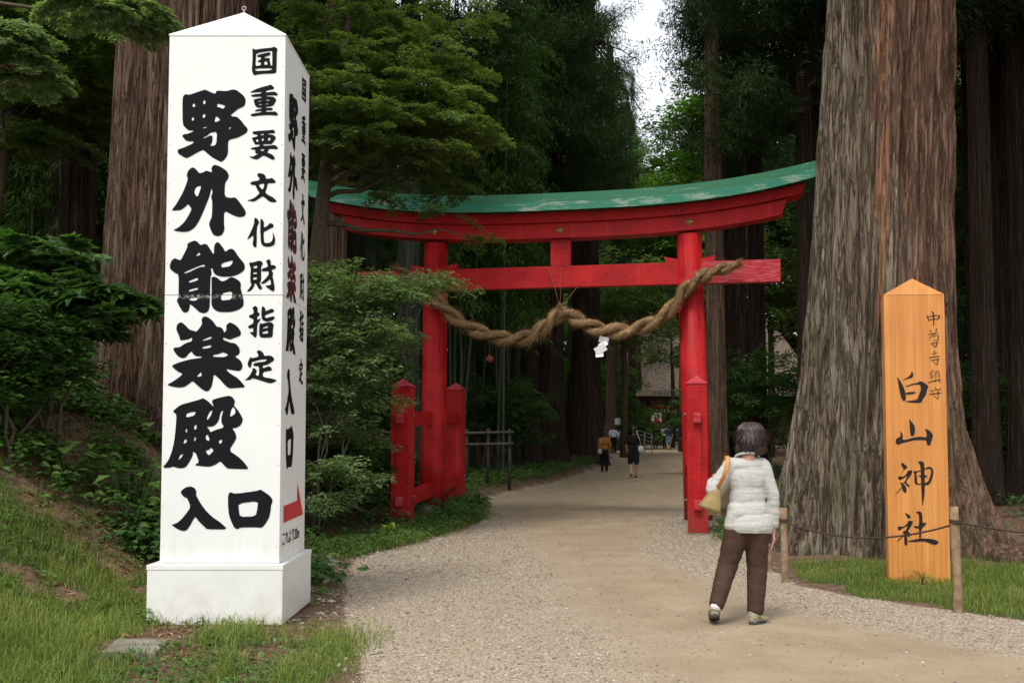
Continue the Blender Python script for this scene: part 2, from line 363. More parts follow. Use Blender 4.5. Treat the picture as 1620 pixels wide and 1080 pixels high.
# ------------------------------------------------------------ terrain
def eL(y): return np.interp(y, [0,5,6.5,7.5,9.5,11.7,12.9,16.4,22,29,41,69,120], [-.7,-.7,-1.0,-1.25,-1.6,-1.85,-1.4,-.42,-.55,1.3,3.6,8,18])
def eR(y): return np.interp(y, [0,5,7.6,8.6,9.5,14.3,22,29,41,69,120], [9,6.4,4.1,3.3,2.75,3.1,4.6,6.4,9.4,18,36])
def bL(y): return np.interp(y, [-20,0,5,7.5,9,11,13,16,19,24,40,70], [-5,-3.2,-2.75,-3.0,-2.6,-2.2,-2.5,-3.0,-3.2,-3.0,0.5,4])
def H(x, y):
    x = np.asarray(x, float); y = np.asarray(y, float)
    A = np.interp(y, [-10,3,9,14,26,60], [.9,1.15,1.5,2.1,1.3,1.0])
    w = np.interp(y, [0,12,30], [3.4,2.7,4.0])
    z = A*sstep((bL(y)-x)/w)
    z = z + .56*sstep((y-36)/34)
    z = z + .16*sstep((y-14.8)/2.5)*sstep((eL(y)+.25-x)/.5)            # the torii's left frame stands a little higher
    out = sstep((eL(y)-.1-x)/.8) + sstep((x-eR(y)-.1)/.8)
    z = z + out*(.10*(fbm(x*.9, y*.9, 0, 3)-.5) + .04)
    z = z + .012*(fbm(x*2.5, y*2.5, 0, 9)-.5)
    return z
def Hs(x, y): return float(H(np.array([x]), np.array([y]))[0])
def nfun(x, y): return fbm(x*.8, y*.8, 0, 21)
def grass_d(x, y):
    n = nfun(x, y); m = fbm(x*2.6, y*2.6, 0, 31)
    left = sstep((-1.9-.25*(y-5)-x)/.5)*sstep((9.6+.5*(n-.5)*6-y)/1.2)
    left = left*sstep((m-.28+.25*sstep((8.0-y)/2.0))/.12)
    worn = np.exp(-(((x+2.3)/.55)**2+((y-6.6)/.45)**2)*1.3)            # bare earth in front of the pillar
    left = left*(1-.95*worn)*(1-.75*sstep((-2.6-x)/1.0)*sstep((y-8.3)/.8))
    rp = np.exp(-(((x+1.42-.10*(y-6.3))/.40)**4+((y-6.3)/.85)**4))*sstep((m-.25)/.2)
    ml = np.exp(-(((x+1.95)/.55)**4+((y-6.75)/.55)**4))*sstep((m-.42)/.2)*.8
    right = sstep((x-eR(y)-.06+.55*(m-.5)+.3*(n-.5))/.16)*sstep((y-5.5)/.5)*sstep((11.4-y)/.8)*sstep((7.6-x)/1.4)*sstep((m-.2)/.15)
    slabm = np.exp(-(((x-xat(222,6.45))/.30)**4+((y-6.45)/.30)**4)); left = left*(1-.93*slabm); ml = ml*(1-.93*slabm)
    right = right*(1-sstep((x-5.1-.3*(n-.5))/.5)*sstep((y-7.6)/.8)*.85)
    tor = np.exp(-(((x-(eL(y)-.45))/.42)**4))*sstep((y-11.2)/.6)*sstep((19.5-y)/1.5)
    far = sstep((eL(y)-.15-x)/.6)*sstep((x-eL(y)+3.2)/.8)*sstep((y-24)/3)*sstep((60-y)/6)*.5
    return np.clip(np.maximum.reduce([left, rp, ml, right, tor, far]), 0, 1)
def grid(lo, hi, fine0, fine1, d, g=1.18):
    a = list(np.arange(fine0, fine1+1e-6, d)); s = d; x = fine1
    while x < hi: s *= g; x += s; a.append(x)
    s = d; x = fine0; b = []
    while x > lo: s *= g; x -= s; b.append(x)
    return np.array(b[::-1]+a)
gx = grid(-320, 320, -6, 7, .07); gy = grid(-120, 420, 4.2, 21, .075)
X, Y = np.meshgrid(gx, gy); Z = H(X, Y)
nx, ny = len(gx), len(gy)
idx = np.arange(nx*ny).reshape(ny, nx)
Fq = np.stack([idx[:-1,:-1], idx[:-1,1:], idx[1:,1:], idx[1:,:-1]], -1).reshape(-1,4)
tL = np.interp(Y, [4,5,6,8.5,14,18,24], [1.3,1.0,.8,.45,.1,-.15,-.4]); tR = np.interp(Y, [4,5,6.4,8.2,12.3,15,20,24], [5.6,4.7,3.4,2.25,1.65,2.2,3.1,60])
tan = sstep((X-tL)/1.7+.5)*sstep((tR-X)/.8+.5)
tan = np.maximum(tan, sstep((Y-19)/4))
road = sstep((X-eL(Y))/.4+.5)*sstep((eR(Y)-X)/.35+.5)
gme = npmesh('ground', np.stack([X,Y,Z],-1), Fq, True, attr=dict(tan=tan*road, road=road, dirt=1-road, grassy=grass_d(X,Y)))
tag(link('ground', gme, M['ground']), kind='structure')

# ------------------------------------------------------------ leaf sets
def norm(a): return a/np.maximum(np.linalg.norm(a, axis=-1, keepdims=True), 1e-9)
def leafquads(P, D, U, L, Wd, fold=.10, droop=0.0):
    D = norm(D); Sd = norm(np.cross(D, U)); U2 = np.cross(Sd, D); L = L[:,None]; Wd = Wd[:,None]
    V = np.stack([P, P+.42*L*D+.5*Wd*Sd+fold*L*U2, P+L*D-droop*L*U2, P+.42*L*D-.5*Wd*Sd+fold*L*U2], 1)
    return V.reshape(-1,3)
def qfaces(n): return np.arange(n*4).reshape(n,4)
def leafmesh(name, P, D, U, L, Wd, lobes=1, fold=.1, droop=.1, r=None):
    n = len(P); r = rng.random(n) if r is None else r
    if lobes == 1: V = leafquads(P, D, U, L, Wd, fold, droop); rr = r
    else:
        D = norm(D); Sd = norm(np.cross(D, U)); Vs = []; rr = []
        angs = {3: (-50,0,50), 5: (-95,-48,0,48,95)}[lobes]
        for a in angs:
            d2 = D*math.cos(R(a))+Sd*math.sin(R(a)); k = 1-.22*abs(a)/50
            Vs.append(leafquads(P, d2, U, L*k, Wd*(.85 if lobes == 5 else 1), fold*.5, droop)); rr.append(r)
        V = np.concatenate(Vs); rr = np.concatenate(rr)
    return npmesh(name, V, qfaces(len(V)//4), False, fattr=dict(rnd=rr))
def frond(ntw=9, nl=5, leaf=.05, L=1.0, side=.45, seed=0, flat=.12, droop=.25):
    """a layered spray along +X: side twigs left and right with leaves along each"""
    g = np.random.default_rng(seed); P = []; D = []
    for i in range(ntw*2):
        t = (i//2+.6)/ntw; s = 1 if i % 2 else -1
        bx = L*t; ln = side*L*(1-t*.75)*(.7+.5*g.random()); an = s*R(38+24*g.random())
        d = np.array([math.cos(an), math.sin(an), -.12+.2*(g.random()-.5)])
        for k in range(nl):
            q = (k+1)/nl
            P.append([bx, 0, -droop*L*t*t] + d*ln*q + np.array([0,0,-droop*.3*ln*q*q])); a2 = an+(g.random()-.5)*2.2
            D.append([math.cos(a2), math.sin(a2), -.25*g.random()])
    for k in range(ntw):
        t = (k+1)/ntw; P.append([L*t,0,-droop*L*t*t]); D.append([1, (g.random()-.5)*1.5, -.2])
    P = np.array(P); D = np.array(D); P += (g.random(P.shape)-.5)*np.array([.06,.06,flat])*L
    U = np.array([0,0,1.0])+ (g.random(P.shape)-.5)*.9
    return P, D, U
def rotm(yaw, pitch, roll=None):
    cy, sy, cp, sp = np.cos(yaw), np.sin(yaw), np.cos(pitch), np.sin(pitch)
    z = np.zeros_like(cy)
    Rz = np.stack([np.stack([cy,-sy,z],-1), np.stack([sy,cy,z],-1), np.stack([z,z,z+1],-1)],-2)
    Ry = np.stack([np.stack([cp,z,-sp],-1), np.stack([z,z+1,z],-1), np.stack([sp,z,cp],-1)],-2)
    Mx = Rz @ Ry
    if roll is not None:
        cr, sr = np.cos(roll), np.sin(roll)
        Mx = Mx @ np.stack([np.stack([z+1,z,z],-1), np.stack([z,cr,-sr],-1), np.stack([z,sr,cr],-1)],-2)
    return Mx
def scatter_fronds(name, O, yaw, pitch, sc, fr, leafL, leafW, lobes=1, roll=None, keep=1.0, fold=.1, droop=.1):
    """O (m,3) origins; fr list of canonical fronds"""
    Ps, Ds, Us, Ls = [], [], [], []
    m = len(O); which = rng.integers(0, len(fr), m)
    for w in range(len(fr)):
        s = which == w
        if not s.any(): continue
        P, D, U = fr[w]; Mx = rotm(yaw[s], pitch[s], None if roll is None else roll[s])
        Ps.append((O[s][:,None,:] + sc[s][:,None,None]*np.einsum('mij,kj->mki', Mx, P)).reshape(-1,3))
        Ds.append(np.einsum('mij,kj->mki', Mx, D).reshape(-1,3)); Us.append(np.einsum('mij,kj->mki', Mx, U).reshape(-1,3))
    P = np.concatenate(Ps); D = np.concatenate(Ds); U = np.concatenate(Us)
    if keep < 1:
        k = rng.random(len(P)) < keep; P, D, U = P[k], D[k], U[k]
    n = len(P); L = leafL*(.65+.7*rng.random(n))
    return leafmesh(name, P, D, U, L, L*leafW/leafL, lobes, fold, droop)
FR_M = [frond(8, 5, .05, 1.0, .5, s) for s in range(4)]
FR_C = [frond(9, 4, .05, 1.0, .38, s+10, .2, .45) for s in range(4)]
FR_S = [frond(5, 4, .05, 1.0, .6, s+20, .3, .15) for s in range(4)]
# ------------------------------------------------------------ brush lettering (outlines drawn on a 1080 grid, s = size of the grid in the sign's own scale)
G = {}
def g(k, ox, oy, s, *polys):
    G[k] = [[[(ox+x*s, oy+y*s) for x, y in ring] for ring in grp] for grp in polys]
s1 = 130/1080
g('ya', 270,130,s1, [[(460,102),(590,162),(600,112),(740,122),(800,100),(860,102),(950,170),(985,220),(985,280),(960,325),(900,345),(792,430),(800,452),(870,455),(920,500),(970,565),(1015,615),(1005,660),(960,690),(890,728),(765,760),(755,800),(755,930),(735,985),(690,1038),(655,1048),(620,1030),(540,985),(470,925),(428,890),(360,920),(215,1003),(180,990),(92,935),(95,885),(150,872),(300,805),(300,778),(250,780),(200,770),(152,712),(165,690),(230,678),(300,650),(300,638),(240,638),(200,605),(158,560),(155,210),(180,168),(205,160),(245,170),(330,140),(440,103)],
 [(290,282),(322,288),(320,328),(288,330)],[(430,240),(458,244),(456,290),(427,292)],[(282,462),(308,466),(305,508),(276,506)],[(425,420),(456,424),(452,470),(420,470)],[(620,280),(725,315),(690,355),(650,335),(605,325)],[(595,440),(660,500),(575,535)],[(422,600),(478,585),(475,600),(430,612)],[(765,600),(805,590),(770,628)],[(520,665),(612,652),(600,830),(515,845),(548,790),(550,690),(430,745),(425,732),(490,700)]])
g('soto', 265,255,s1, [[(330,83),(365,95),(420,162),(470,148),(510,125),(590,150),(575,100),(595,60),(630,48),(700,75),(780,130),(808,190),(795,235),(755,290),(750,465),(830,485),(880,475),(910,490),(985,590),(1030,660),(1025,710),(985,735),(920,733),(850,705),(745,650),(742,820),(750,870),(745,920),(710,975),(655,988),(605,970),(570,910),(548,840),(552,795),(585,735),(590,525),(575,485),(578,445),(590,435),(590,370),(578,365),(550,470),(490,620),(420,780),(360,870),(300,915),(230,932),(150,925),(70,908),(140,875),(220,805),(280,710),(320,630),(272,560),(230,605),(180,640),(120,648),(50,652),(120,560),(210,400),(270,240),(252,190),(262,145),(300,95)],
 [(375,340),(445,322),(430,380),(395,475),(348,415)]])
g('nou', 262,375,s1, [[(380,45),(410,55),(460,108),(500,90),(545,95),(575,140),(635,240),(640,100),(680,62),(710,80),(770,160),(780,195),(850,150),(900,165),(960,260),(1030,340),(1045,390),(1030,440),(960,490),(860,520),(740,522),(660,500),(625,455),(618,408),(592,415),(605,460),(605,490),(590,520),(585,760),(580,920),(560,975),(510,1003),(450,990),(390,935),(320,875),(318,920),(300,975),(262,995),(225,980),(180,905),(145,835),(170,795),(175,490),(120,470),(62,420),(55,380),(75,310),(125,275),(160,295),(200,305),(245,220),(290,125),(285,95),(310,72)],
 [(445,200),(462,232),(400,255),(415,225)],[(245,462),(500,355),(525,388),(450,392),(300,465),(250,480)],[(310,575),(428,530),(428,568),(305,603)],[(308,692),(428,662),(428,690),(305,720)],[(312,805),(435,788),(410,828),(360,838),(310,822)],[(735,345),(888,302),(875,350),(840,385),(735,402)]],
 [[(635,515),(680,535),(740,585),(800,565),(850,525),(910,535),(985,590),(992,635),(985,665),(1010,760),(1028,850),(1020,910),(960,955),(860,985),(700,985),(640,950),(602,895),(605,720),(605,560),(602,535)],[(735,738),(880,708),(870,820),(725,835)]])
g('gaku', 260,495,s1, [[(540,42),(600,70),(650,120),(690,182),(735,182),(770,210),(790,262),(820,215),(810,165),(855,122),(900,135),(960,175),(1010,250),(1000,300),(950,315),(860,352),(775,318),(772,350),(870,390),(930,395),(985,450),(995,510),(975,550),(925,570),(1000,620),(1030,680),(1020,740),(980,762),(900,752),(805,732),(860,790),(960,850),(1010,900),(1070,975),(960,982),(860,990),(815,965),(730,870),(650,800),(640,880),(625,960),(590,1015),(555,1032),(500,1005),(430,945),(372,890),(320,935),(260,972),(190,980),(110,968),(32,942),(130,890),(250,800),(180,770),(130,730),(95,690),(200,645),(350,605),(490,588),(490,568),(420,570),(380,540),(358,500),(320,535),(280,585),(240,595),(180,570),(120,490),(125,455),(200,450),(280,395),(365,370),(365,318),(320,345),(210,362),(200,310),(158,220),(165,155),(210,120),(245,130),(340,225),(380,230),(425,248),(500,145),(488,85),(510,50)],
 [(505,352),(622,305),(622,335),(508,368)],[(502,445),(617,418),(612,455),(500,470)],[(640,552),(730,535),(770,512),(845,548),(800,575),(720,578),(640,572)],[(490,770),(490,830),(425,838),(450,805)]])
g('den', 255,620,140/1080, [[(510,72),(560,100),(615,150),(632,172),(640,160),(620,125),(622,105),(640,88),(740,60),(830,42),(870,60),(905,110),(885,160),(930,210),(970,270),(1000,335),(975,400),(920,435),(865,440),(905,490),(920,550),(905,590),(828,712),(940,785),(1010,850),(1070,935),(1020,940),(900,935),(810,932),(775,900),(722,840),(670,880),(600,908),(540,908),(400,890),(465,855),(420,735),(385,730),(390,765),(340,860),(300,915),(240,930),(190,920),(148,905),(100,922),(18,922),(90,830),(130,730),(160,600),(180,420),(188,270),(145,240),(160,215),(235,155),(360,120),(470,90)],
 [(310,258),(425,232),(408,285),(305,310)],[(310,432),(320,485),(295,490)],[(405,405),(435,398),(430,450),(402,458)],[(285,580),(312,572),(310,615),(270,630)],[(410,550),(428,548),(420,590),(398,598)],[(230,765),(275,752),(245,800),(212,832)],[(590,240),(630,218),(610,280),(570,338),(555,325)],[(740,228),(758,225),(735,310),(735,370),(770,430),(660,460),(600,490),(585,450),(555,420),(620,422),(670,395),(705,340),(722,260)],[(875,175),(905,215),(905,265),(838,305),(850,230)],[(700,590),(750,578),(740,610),(718,635)],[(545,525),(578,520),(575,545),(592,565),(580,598),(545,575)],[(540,715),(580,705),(612,675),(642,715),(580,775)]])
s2 = 170/1620
g('iri', 265,755,s2, [[(350,130),(410,155),(440,210),(430,260),(460,320),(520,420),(600,520),(700,610),(800,675),(912,780),(600,780),(550,735),(470,655),(418,585),(380,650),(330,740),(285,795),(235,805),(160,780),(55,710),(130,690),(200,640),(280,545),(352,440),(295,305),(260,298),(225,268),(198,220),(225,180),(285,142)]])
g('kuchi', 265,755,s2, [[(950,215),(1020,245),(1360,198),(1395,178),(1430,195),(1530,260),(1580,320),(1585,370),(1560,420),(1555,500),(1530,610),(1480,690),(1430,750),(1390,755),(1350,748),(1100,750),(1065,778),(1010,760),(970,680),(925,560),(912,400),(915,250)],[(1070,390),(1365,352),(1355,470),(1330,582),(1095,592),(1075,490)]])
s3 = 60/1080
g('kuni', 390,70,s3, [[(165,150),(200,125),(235,165),(440,130),(740,105),(770,75),(870,115),(885,180),(865,230),(855,760),(840,820),(780,840),(450,850),(300,870),(235,895),(195,865),(150,760),(170,500),(175,250)],
 [(280,260),(720,190),(735,240),(735,620),(690,610),(670,500),(655,470),(675,430),(640,395),(525,405),(520,370),(680,315),(690,270),(650,235),(550,255),(320,310),(305,360),(360,380),(410,380),(415,430),(310,490),(330,515),(405,520),(410,600),(255,635),(270,400)],[(510,510),(550,490),(580,500),(605,590),(505,595)],[(250,700),(720,688),(720,745),(260,772)]])
g('jyu', 388,135,s3, [[(130,210),(280,120),(500,50),(680,5),(720,-20),(760,10),(830,70),(800,120),(700,135),(590,165),(590,210),(820,185),(870,200),(935,260),(910,298),(780,290),(605,300),(605,325),(790,325),(870,385),(890,450),(850,490),(800,580),(740,605),(600,620),(600,650),(740,640),(800,680),(760,720),(590,720),(590,760),(800,755),(850,740),(940,820),(910,870),(700,850),(400,865),(200,895),(145,850),(180,815),(465,770),(465,735),(280,750),(270,730),(340,690),(465,670),(465,645),(360,645),(290,600),(255,500),(240,410),(350,380),(465,355),(465,325),(220,340),(155,300),(210,270),(465,235),(465,195),(150,215)],
 [(365,460),(460,440),(460,462),(372,480)],[(380,545),(470,540),(465,565),(400,572)],[(600,420),(690,418),(690,445),(600,448)],[(595,530),(640,515),(658,532),(630,552),(595,548)]])
g('you', 388,200,s3, [[(190,180),(240,145),(550,120),(720,110),(780,90),(860,150),(830,200),(665,205),(660,235),(780,240),(850,280),(880,330),(830,410),(760,500),(730,510),(515,512),(520,555),(700,548),(800,530),(880,550),(940,615),(900,655),(800,645),(670,645),(660,700),(620,745),(740,790),(810,840),(850,920),(800,955),(740,940),(600,860),(510,835),(440,880),(360,940),(290,940),(190,910),(100,855),(220,865),(310,815),(385,785),(320,785),(280,750),(290,670),(180,655),(140,630),(220,605),(415,570),(410,520),(290,525),(250,470),(190,345),(200,320),(350,290),(345,240),(260,235)],
 [(445,225),(530,215),(530,245),(445,262)],[(310,380),(355,365),(375,400),(370,440),(335,445),(310,420)],[(475,350),(520,340),(530,400),(490,425),(465,395)],[(655,340),(690,325),(720,340),(710,400),(670,410),(645,385)],[(425,665),(560,648),(520,700),(480,705),(435,690)]])
g('bun', 386,268,s3, [[(375,160),(400,120),(440,105),(560,130),(625,200),(615,270),(750,262),(790,240),(850,285),(910,350),(890,385),(800,395),(680,395),(650,530),(605,660),(690,730),(850,810),(945,920),(860,940),(750,930),(690,890),(600,810),(530,765),(440,830),(310,910),(230,915),(70,890),(220,850),(330,790),(450,675),(380,580),(325,445),(240,450),(165,400),(240,345),(420,320),(455,240),(400,215)],[(415,435),(580,400),(570,500),(530,580),(470,520)]])
g('ka', 386,340,s3, [[(335,80),(380,110),(435,200),(420,250),(365,350),(365,900),(325,930),(280,905),(245,840),(265,700),(265,580),(190,640),(80,715),(150,570),(230,400),(295,230),(285,150),(305,100)]],
 [[(500,110),(540,150),(570,210),(565,370),(690,300),(700,260),(760,232),(820,260),(855,310),(830,355),(740,390),(620,460),(560,485),(565,700),(585,795),(650,800),(740,790),(800,740),(825,650),(825,550),(810,460),(850,560),(890,660),(885,800),(850,860),(760,900),(630,908),(540,880),(480,800),(470,500),(455,490),(468,460),(465,150),(480,118)]])
g('zai', 384,408,s3, [[(185,150),(215,125),(270,130),(420,90),(500,75),(570,130),(575,180),(525,235),(530,600),(510,690),(480,715),(510,760),(555,860),(540,895),(500,905),(440,860),(385,735),(340,725),(330,800),(270,895),(200,950),(110,955),(200,850),(255,745),(220,710),(215,520),(230,280),(190,195)],[(310,240),(412,210),(412,290),(310,300)],[(305,415),(412,402),(405,450),(295,462)],[(300,555),(405,550),(408,605),(305,622)]],
 [[(665,100),(700,50),(770,38),(800,90),(800,205),(870,200),(930,220),(955,270),(920,310),(830,340),(830,375),(870,430),(850,510),(880,650),(915,850),(900,920),(860,955),(800,920),(710,860),(640,785),(800,770),(805,700),(780,600),(700,670),(620,730),(510,735),(570,670),(660,580),(745,460),(735,375),(620,385),(530,370),(560,300),(720,250),(700,160)]])
g('shi', 384,480,s3, [[(275,130),(310,85),(360,72),(400,90),(435,150),(420,245),(470,265),(490,305),(470,340),(415,380),(415,465),(530,415),(480,500),(415,590),(405,900),(380,960),(350,975),(310,930),(180,815),(300,815),(300,690),(230,712),(170,700),(145,665),(190,620),(305,560),(300,430),(230,420),(165,365),(210,325),(310,290),(310,200)]],
 [[(570,70),(610,100),(645,150),(650,220),(740,180),(800,150),(860,155),(905,210),(870,245),(640,330),(630,400),(700,410),(800,375),(880,360),(918,405),(890,450),(800,500),(700,515),(610,500),(545,440),(530,300),(540,120)]],
 [[(500,555),(545,575),(700,540),(780,525),(840,550),(885,610),(880,660),(860,720),(860,900),(830,965),(560,975),(500,950),(465,880),(475,600)],[(580,690),(690,640),(725,650),(720,685),(575,722)],[(560,810),(630,795),(720,770),(725,850),(565,860)]])
g('tei', 384,552,s3, [[(470,25),(550,70),(600,130),(610,195),(770,180),(850,210),(900,280),(880,330),(780,400),(690,450),(575,465),(575,545),(680,510),(740,485),(810,520),(840,580),(800,615),(575,650),(575,795),(850,840),(980,890),(900,940),(790,975),(700,955),(500,890),(285,825),(200,880),(40,885),(130,830),(220,720),(280,600),(270,570),(300,540),(360,555),(410,620),(360,730),(465,770),(465,480),(380,495),(330,480),(290,440),(350,395),(480,370),(650,350),(700,290),(560,295),(400,330),(330,355),(265,360),(250,450),(230,520),(200,535),(160,500),(140,410),(160,340),(230,215),(260,260),(435,220),(450,160),(400,90),(420,45)]])
g('shiro', 1410,580,70/1080, [[(100,230),(160,310),(240,450),(290,590),(315,720),(300,820),(265,840),(230,820),(185,700),(145,500),(115,300)]],[[(460,95),(490,170),(488,240),(450,270),(370,290),(210,335),(330,270),(420,210)]],
 [[(290,455),(340,465),(450,415),(600,385),(650,345),(720,370),(800,425),(850,480),(820,550),(780,700),(710,790),(690,850),(640,880),(540,878),(330,860),(300,840),(450,820),(580,800),(620,700),(670,560),(665,480),(640,430),(540,430),(430,455),(330,490)]],[[(300,635),(400,615),(530,605),(548,630),(500,655),(390,675),(310,670)]])
s4 = 80/1234
g('yama', 1406,650,s4, [[(440,180),(510,270),(575,360),(582,480),(560,590),(515,615),(475,590),(460,480),(455,260)]],[[(215,490),(270,530),(295,600),(280,690),(340,705),(450,670),(580,635),(700,620),(860,640),(850,500),(810,425),(900,460),(960,510),(1010,580),(980,700),(940,825),(900,840),(860,820),(850,705),(620,705),(480,725),(260,785),(180,825),(120,790),(115,710),(150,660),(235,620),(240,540)]])
s5 = 80/1005
g('kami', 1406,720,s5, [[(215,130),(330,235),(270,275),(175,400),(255,280),(195,185)]],[[(420,292),(400,370),(280,530),(365,600),(345,632),(290,590),(260,540),(235,580),(280,600),(300,690),(290,735),(260,750),(225,700),(200,590),(160,530),(240,560),(330,390),(230,465),(170,495),(135,450),(145,415),(185,410),(225,430),(300,370),(330,300)]],
 [[(205,625),(215,640),(130,740),(50,800),(120,730)]],[[(515,125),(600,108),(645,150),(652,500),(650,650),(640,800),(600,1040),(590,800),(580,600),(575,200)]],[[(445,280),(465,320),(575,290),(575,310),(480,345),(500,420),(505,560),(580,562),(580,580),(490,582),(450,540),(455,400),(440,320)]],
 [[(650,255),(740,218),(810,260),(820,330),(800,440),(750,560),(690,590),(650,590),(650,545),(720,520),(760,400),(780,290),(740,255),(650,280)]],[[(510,390),(580,395),(700,390),(690,430),(640,440),(575,432)]])
g('yashiro', 1406,800,s4, [[(310,150),(480,250),(400,325),(370,260)]],[[(400,355),(515,365),(500,430),(420,560),(385,620),(430,650),(455,700),(410,760),(360,710),(370,800),(375,930),(320,980),(305,930),(295,700),(260,620),(340,600),(385,480),(300,520),(190,600),(150,580),(155,490),(260,510),(370,440)]],
 [[(280,700),(290,720),(190,830),(110,890),(160,820)]],[[(590,130),(690,130),(730,190),(735,420),(840,400),(800,460),(730,530),(710,560),(690,790),(650,790),(655,540),(570,540),(500,480),(600,495),(655,485),(655,185),(600,180)]],[[(380,855),(560,810),(720,785),(920,795),(1060,830),(1120,870),(1050,945),(960,930),(820,870),(740,855),(530,875),(400,870)]])
def strokes(k, ox, oy, s, lst):
    out = []
    for st in lst:
        *pts, w = st; pts = [(float(a), float(b)) for a, b in pts]; L = []; Rr = []
        n = len(pts)
        for i, (x, y) in enumerate(pts):
            ax, ay = pts[max(i-1,0)]; bx, by = pts[min(i+1,n-1)]; dx, dy = bx-ax, by-ay; q = math.hypot(dx, dy) or 1
            ww = w*(.75 if i == 0 else (.6 if i == n-1 else 1))/2
            L.append((x-dy/q*ww, y+dx/q*ww)); Rr.append((x+dy/q*ww, y-dx/q*ww))
        out.append([L+Rr[::-1]])
    g(k, ox, oy, s, *out)
s6 = 35/540; s7 = 35/420
strokes('naka', 1458,488,s6, [[(200,80),(245,110),(252,280),(248,430),32],[(88,160),(118,240),(145,315),24],[(105,208),(250,180),(395,165),24],[(400,178),(375,225),(345,268),40],[(140,278),(250,262),(345,262),22]])
strokes('son', 1458,488,s6, [[(145,525),(205,580),24],[(330,485),(320,520),(290,552),26],[(120,635),(240,612),(350,580),22],[(160,680),(165,780),16],[(160,690),(345,640),16],[(350,640),(356,720),(345,805),26],[(225,610),(228,700),16],[(280,610),(262,710),16],[(225,785),(335,760),16],[(170,852),(375,825),24],[(312,800),(312,900),(290,945),24],[(180,850),(292,945),22]])
strokes('tera', 1458,550,s7, [[(202,55),(208,122),20],[(150,125),(258,95),17],[(103,192),(200,170),(308,162),20],[(125,240),(302,215),18],[(262,190),(262,260),(255,325),18],[(255,325),(165,255),14]])
strokes('chin', 1458,550,s7, [[(168,408),(110,505),15],[(165,430),(198,462),13],[(115,503),(192,480),12],[(112,545),(200,520),12],[(152,490),(156,590),12],[(110,575),(182,558),12],[(72,662),(200,620),(330,600),18],[(200,462),(292,440),13],[(215,480),(217,595),12],[(215,482),(288,470),11],[(286,470),(288,592),15],[(220,520),(280,510),10],[(220,555),(280,545),10],[(242,428),(242,475),11],[(240,612),(185,655),13],[(262,612),(312,662),17]])
strokes('mori', 1458,550,s7, [[(203,733),(228,788),18],[(130,788),(130,850),14],[(130,818),(300,775),15],[(312,768),(285,812),22],[(102,888),(220,865),(328,855),20],[(255,785),(262,880),(264,972),17],[(260,975),(172,905),14],[(168,828),(192,872),14]])
def chaik(r):
    out = []; n = len(r)
    for i in range(n):
        a, b = r[i], r[(i+1)%n]
        out.append((a[0]*.8+b[0]*.2, a[1]*.8+b[1]*.2)); out.append((a[0]*.2+b[0]*.8, a[1]*.2+b[1]*.8))
    return out
def lettering(name, items, mat, parent):
    """items: (key, fn) where fn maps the drawing's 2D point to a 3D point on the face, offset o lifts each stroke a hair"""
    V = []; Fs = []
    for key, fn in items:
        for gi, grp in enumerate(G[key]):
            rings = [chaik(r) for r in grp]
            tri = tessellate_polygon([[Vector((x, y, 0)) for x, y in r] for r in rings])
            flat = [p for r in rings for p in r]; b = len(V)
            V += [fn(x, y, gi*.0003) for x, y in flat]; Fs += [tuple(i+b for i in t) for t in tri]
    me = bpy.data.meshes.new(name); me.from_pydata(V, [], Fs); me.update()
    return link(name, me, mat, parent)
def bbox(key):
    xs = [x for grp in G[key] for x, y in grp[0]]; ys = [y for grp in G[key] for x, y in grp[0]]
    return min(xs), max(xs), min(ys), max(ys)
# ------------------------------------------------------------ white sign pillar
TX0, TX1, TY0, TY1 = -2.675, -1.768, 7.50, 8.40
ZTOP = zat(57, 7.5); ZSEAM = zat(467, 7.5)
TW = TX1-TX0
pil = empty('sign_pillar', ((TX0+TX1)/2, 7.93, 0), 0, 'tall white square sign pillar with bold black characters and a pointed top', 'sign pillar')
def child_at(o, par):
    o.parent = par; o.matrix_parent_inverse = par.matrix_world.inverted() if False else Matrix.Translation(-par.location)
    return o
def P(mb, name, mat, par): return child_at(mb.build(name, mat), par)
m = MB(); m.box(-2.742,-1.722,7.42,8.46,.03,.475,.008); m.box(-2.746,-1.718,7.416,8.464,.44,.477,.004)
P(m, 'plinth', M['white'], pil)
m = MB(); m.box(-2.70,-1.76,7.47,8.42,-.4,.035); P(m, 'footing', M['stone'], pil)
m = MB()
m.box(TX0,TX1,TY0,TY1,.479,ZSEAM-.002,.004); m.box(TX0,TX1,TY0,TY1,ZSEAM+.002,ZTOP,.004)
P(m, 'shaft', M['white'], pil)
m = MB(); cx, cy = (TX0+TX1)/2, (TY0+TY1)/2; e = .004; za = zat(20, 7.95)
vs = [(TX0-e,TY0-e,ZTOP),(TX1+e,TY0-e,ZTOP),(TX1+e,TY1+e,ZTOP),(TX0-e,TY1+e,ZTOP),(TX0-e,TY0-e,ZTOP+.012),(TX1+e,TY0-e,ZTOP+.012),(TX1+e,TY1+e,ZTOP+.012),(TX0-e,TY1+e,ZTOP+.012),(cx,cy,za)]
m.add(vs, [(0,1,5,4),(1,2,6,5),(2,3,7,6),(3,0,4,7),(4,5,8),(5,6,8),(6,7,8),(7,4,8),(3,2,1,0)]); P(m, 'pointed_cap', M['white'], pil)
m = MB(); m.tube([(cx,cy,za-.02),(cx,cy,za+.02)], .005, 6)
m.tube([(cx+.016*math.cos(a), cy, za+.034+.016*math.sin(a)) for a in np.linspace(0, 2*math.pi, 17)], .004, 6, cap=False); P(m, 'hanging_ring', M['metal'], pil)
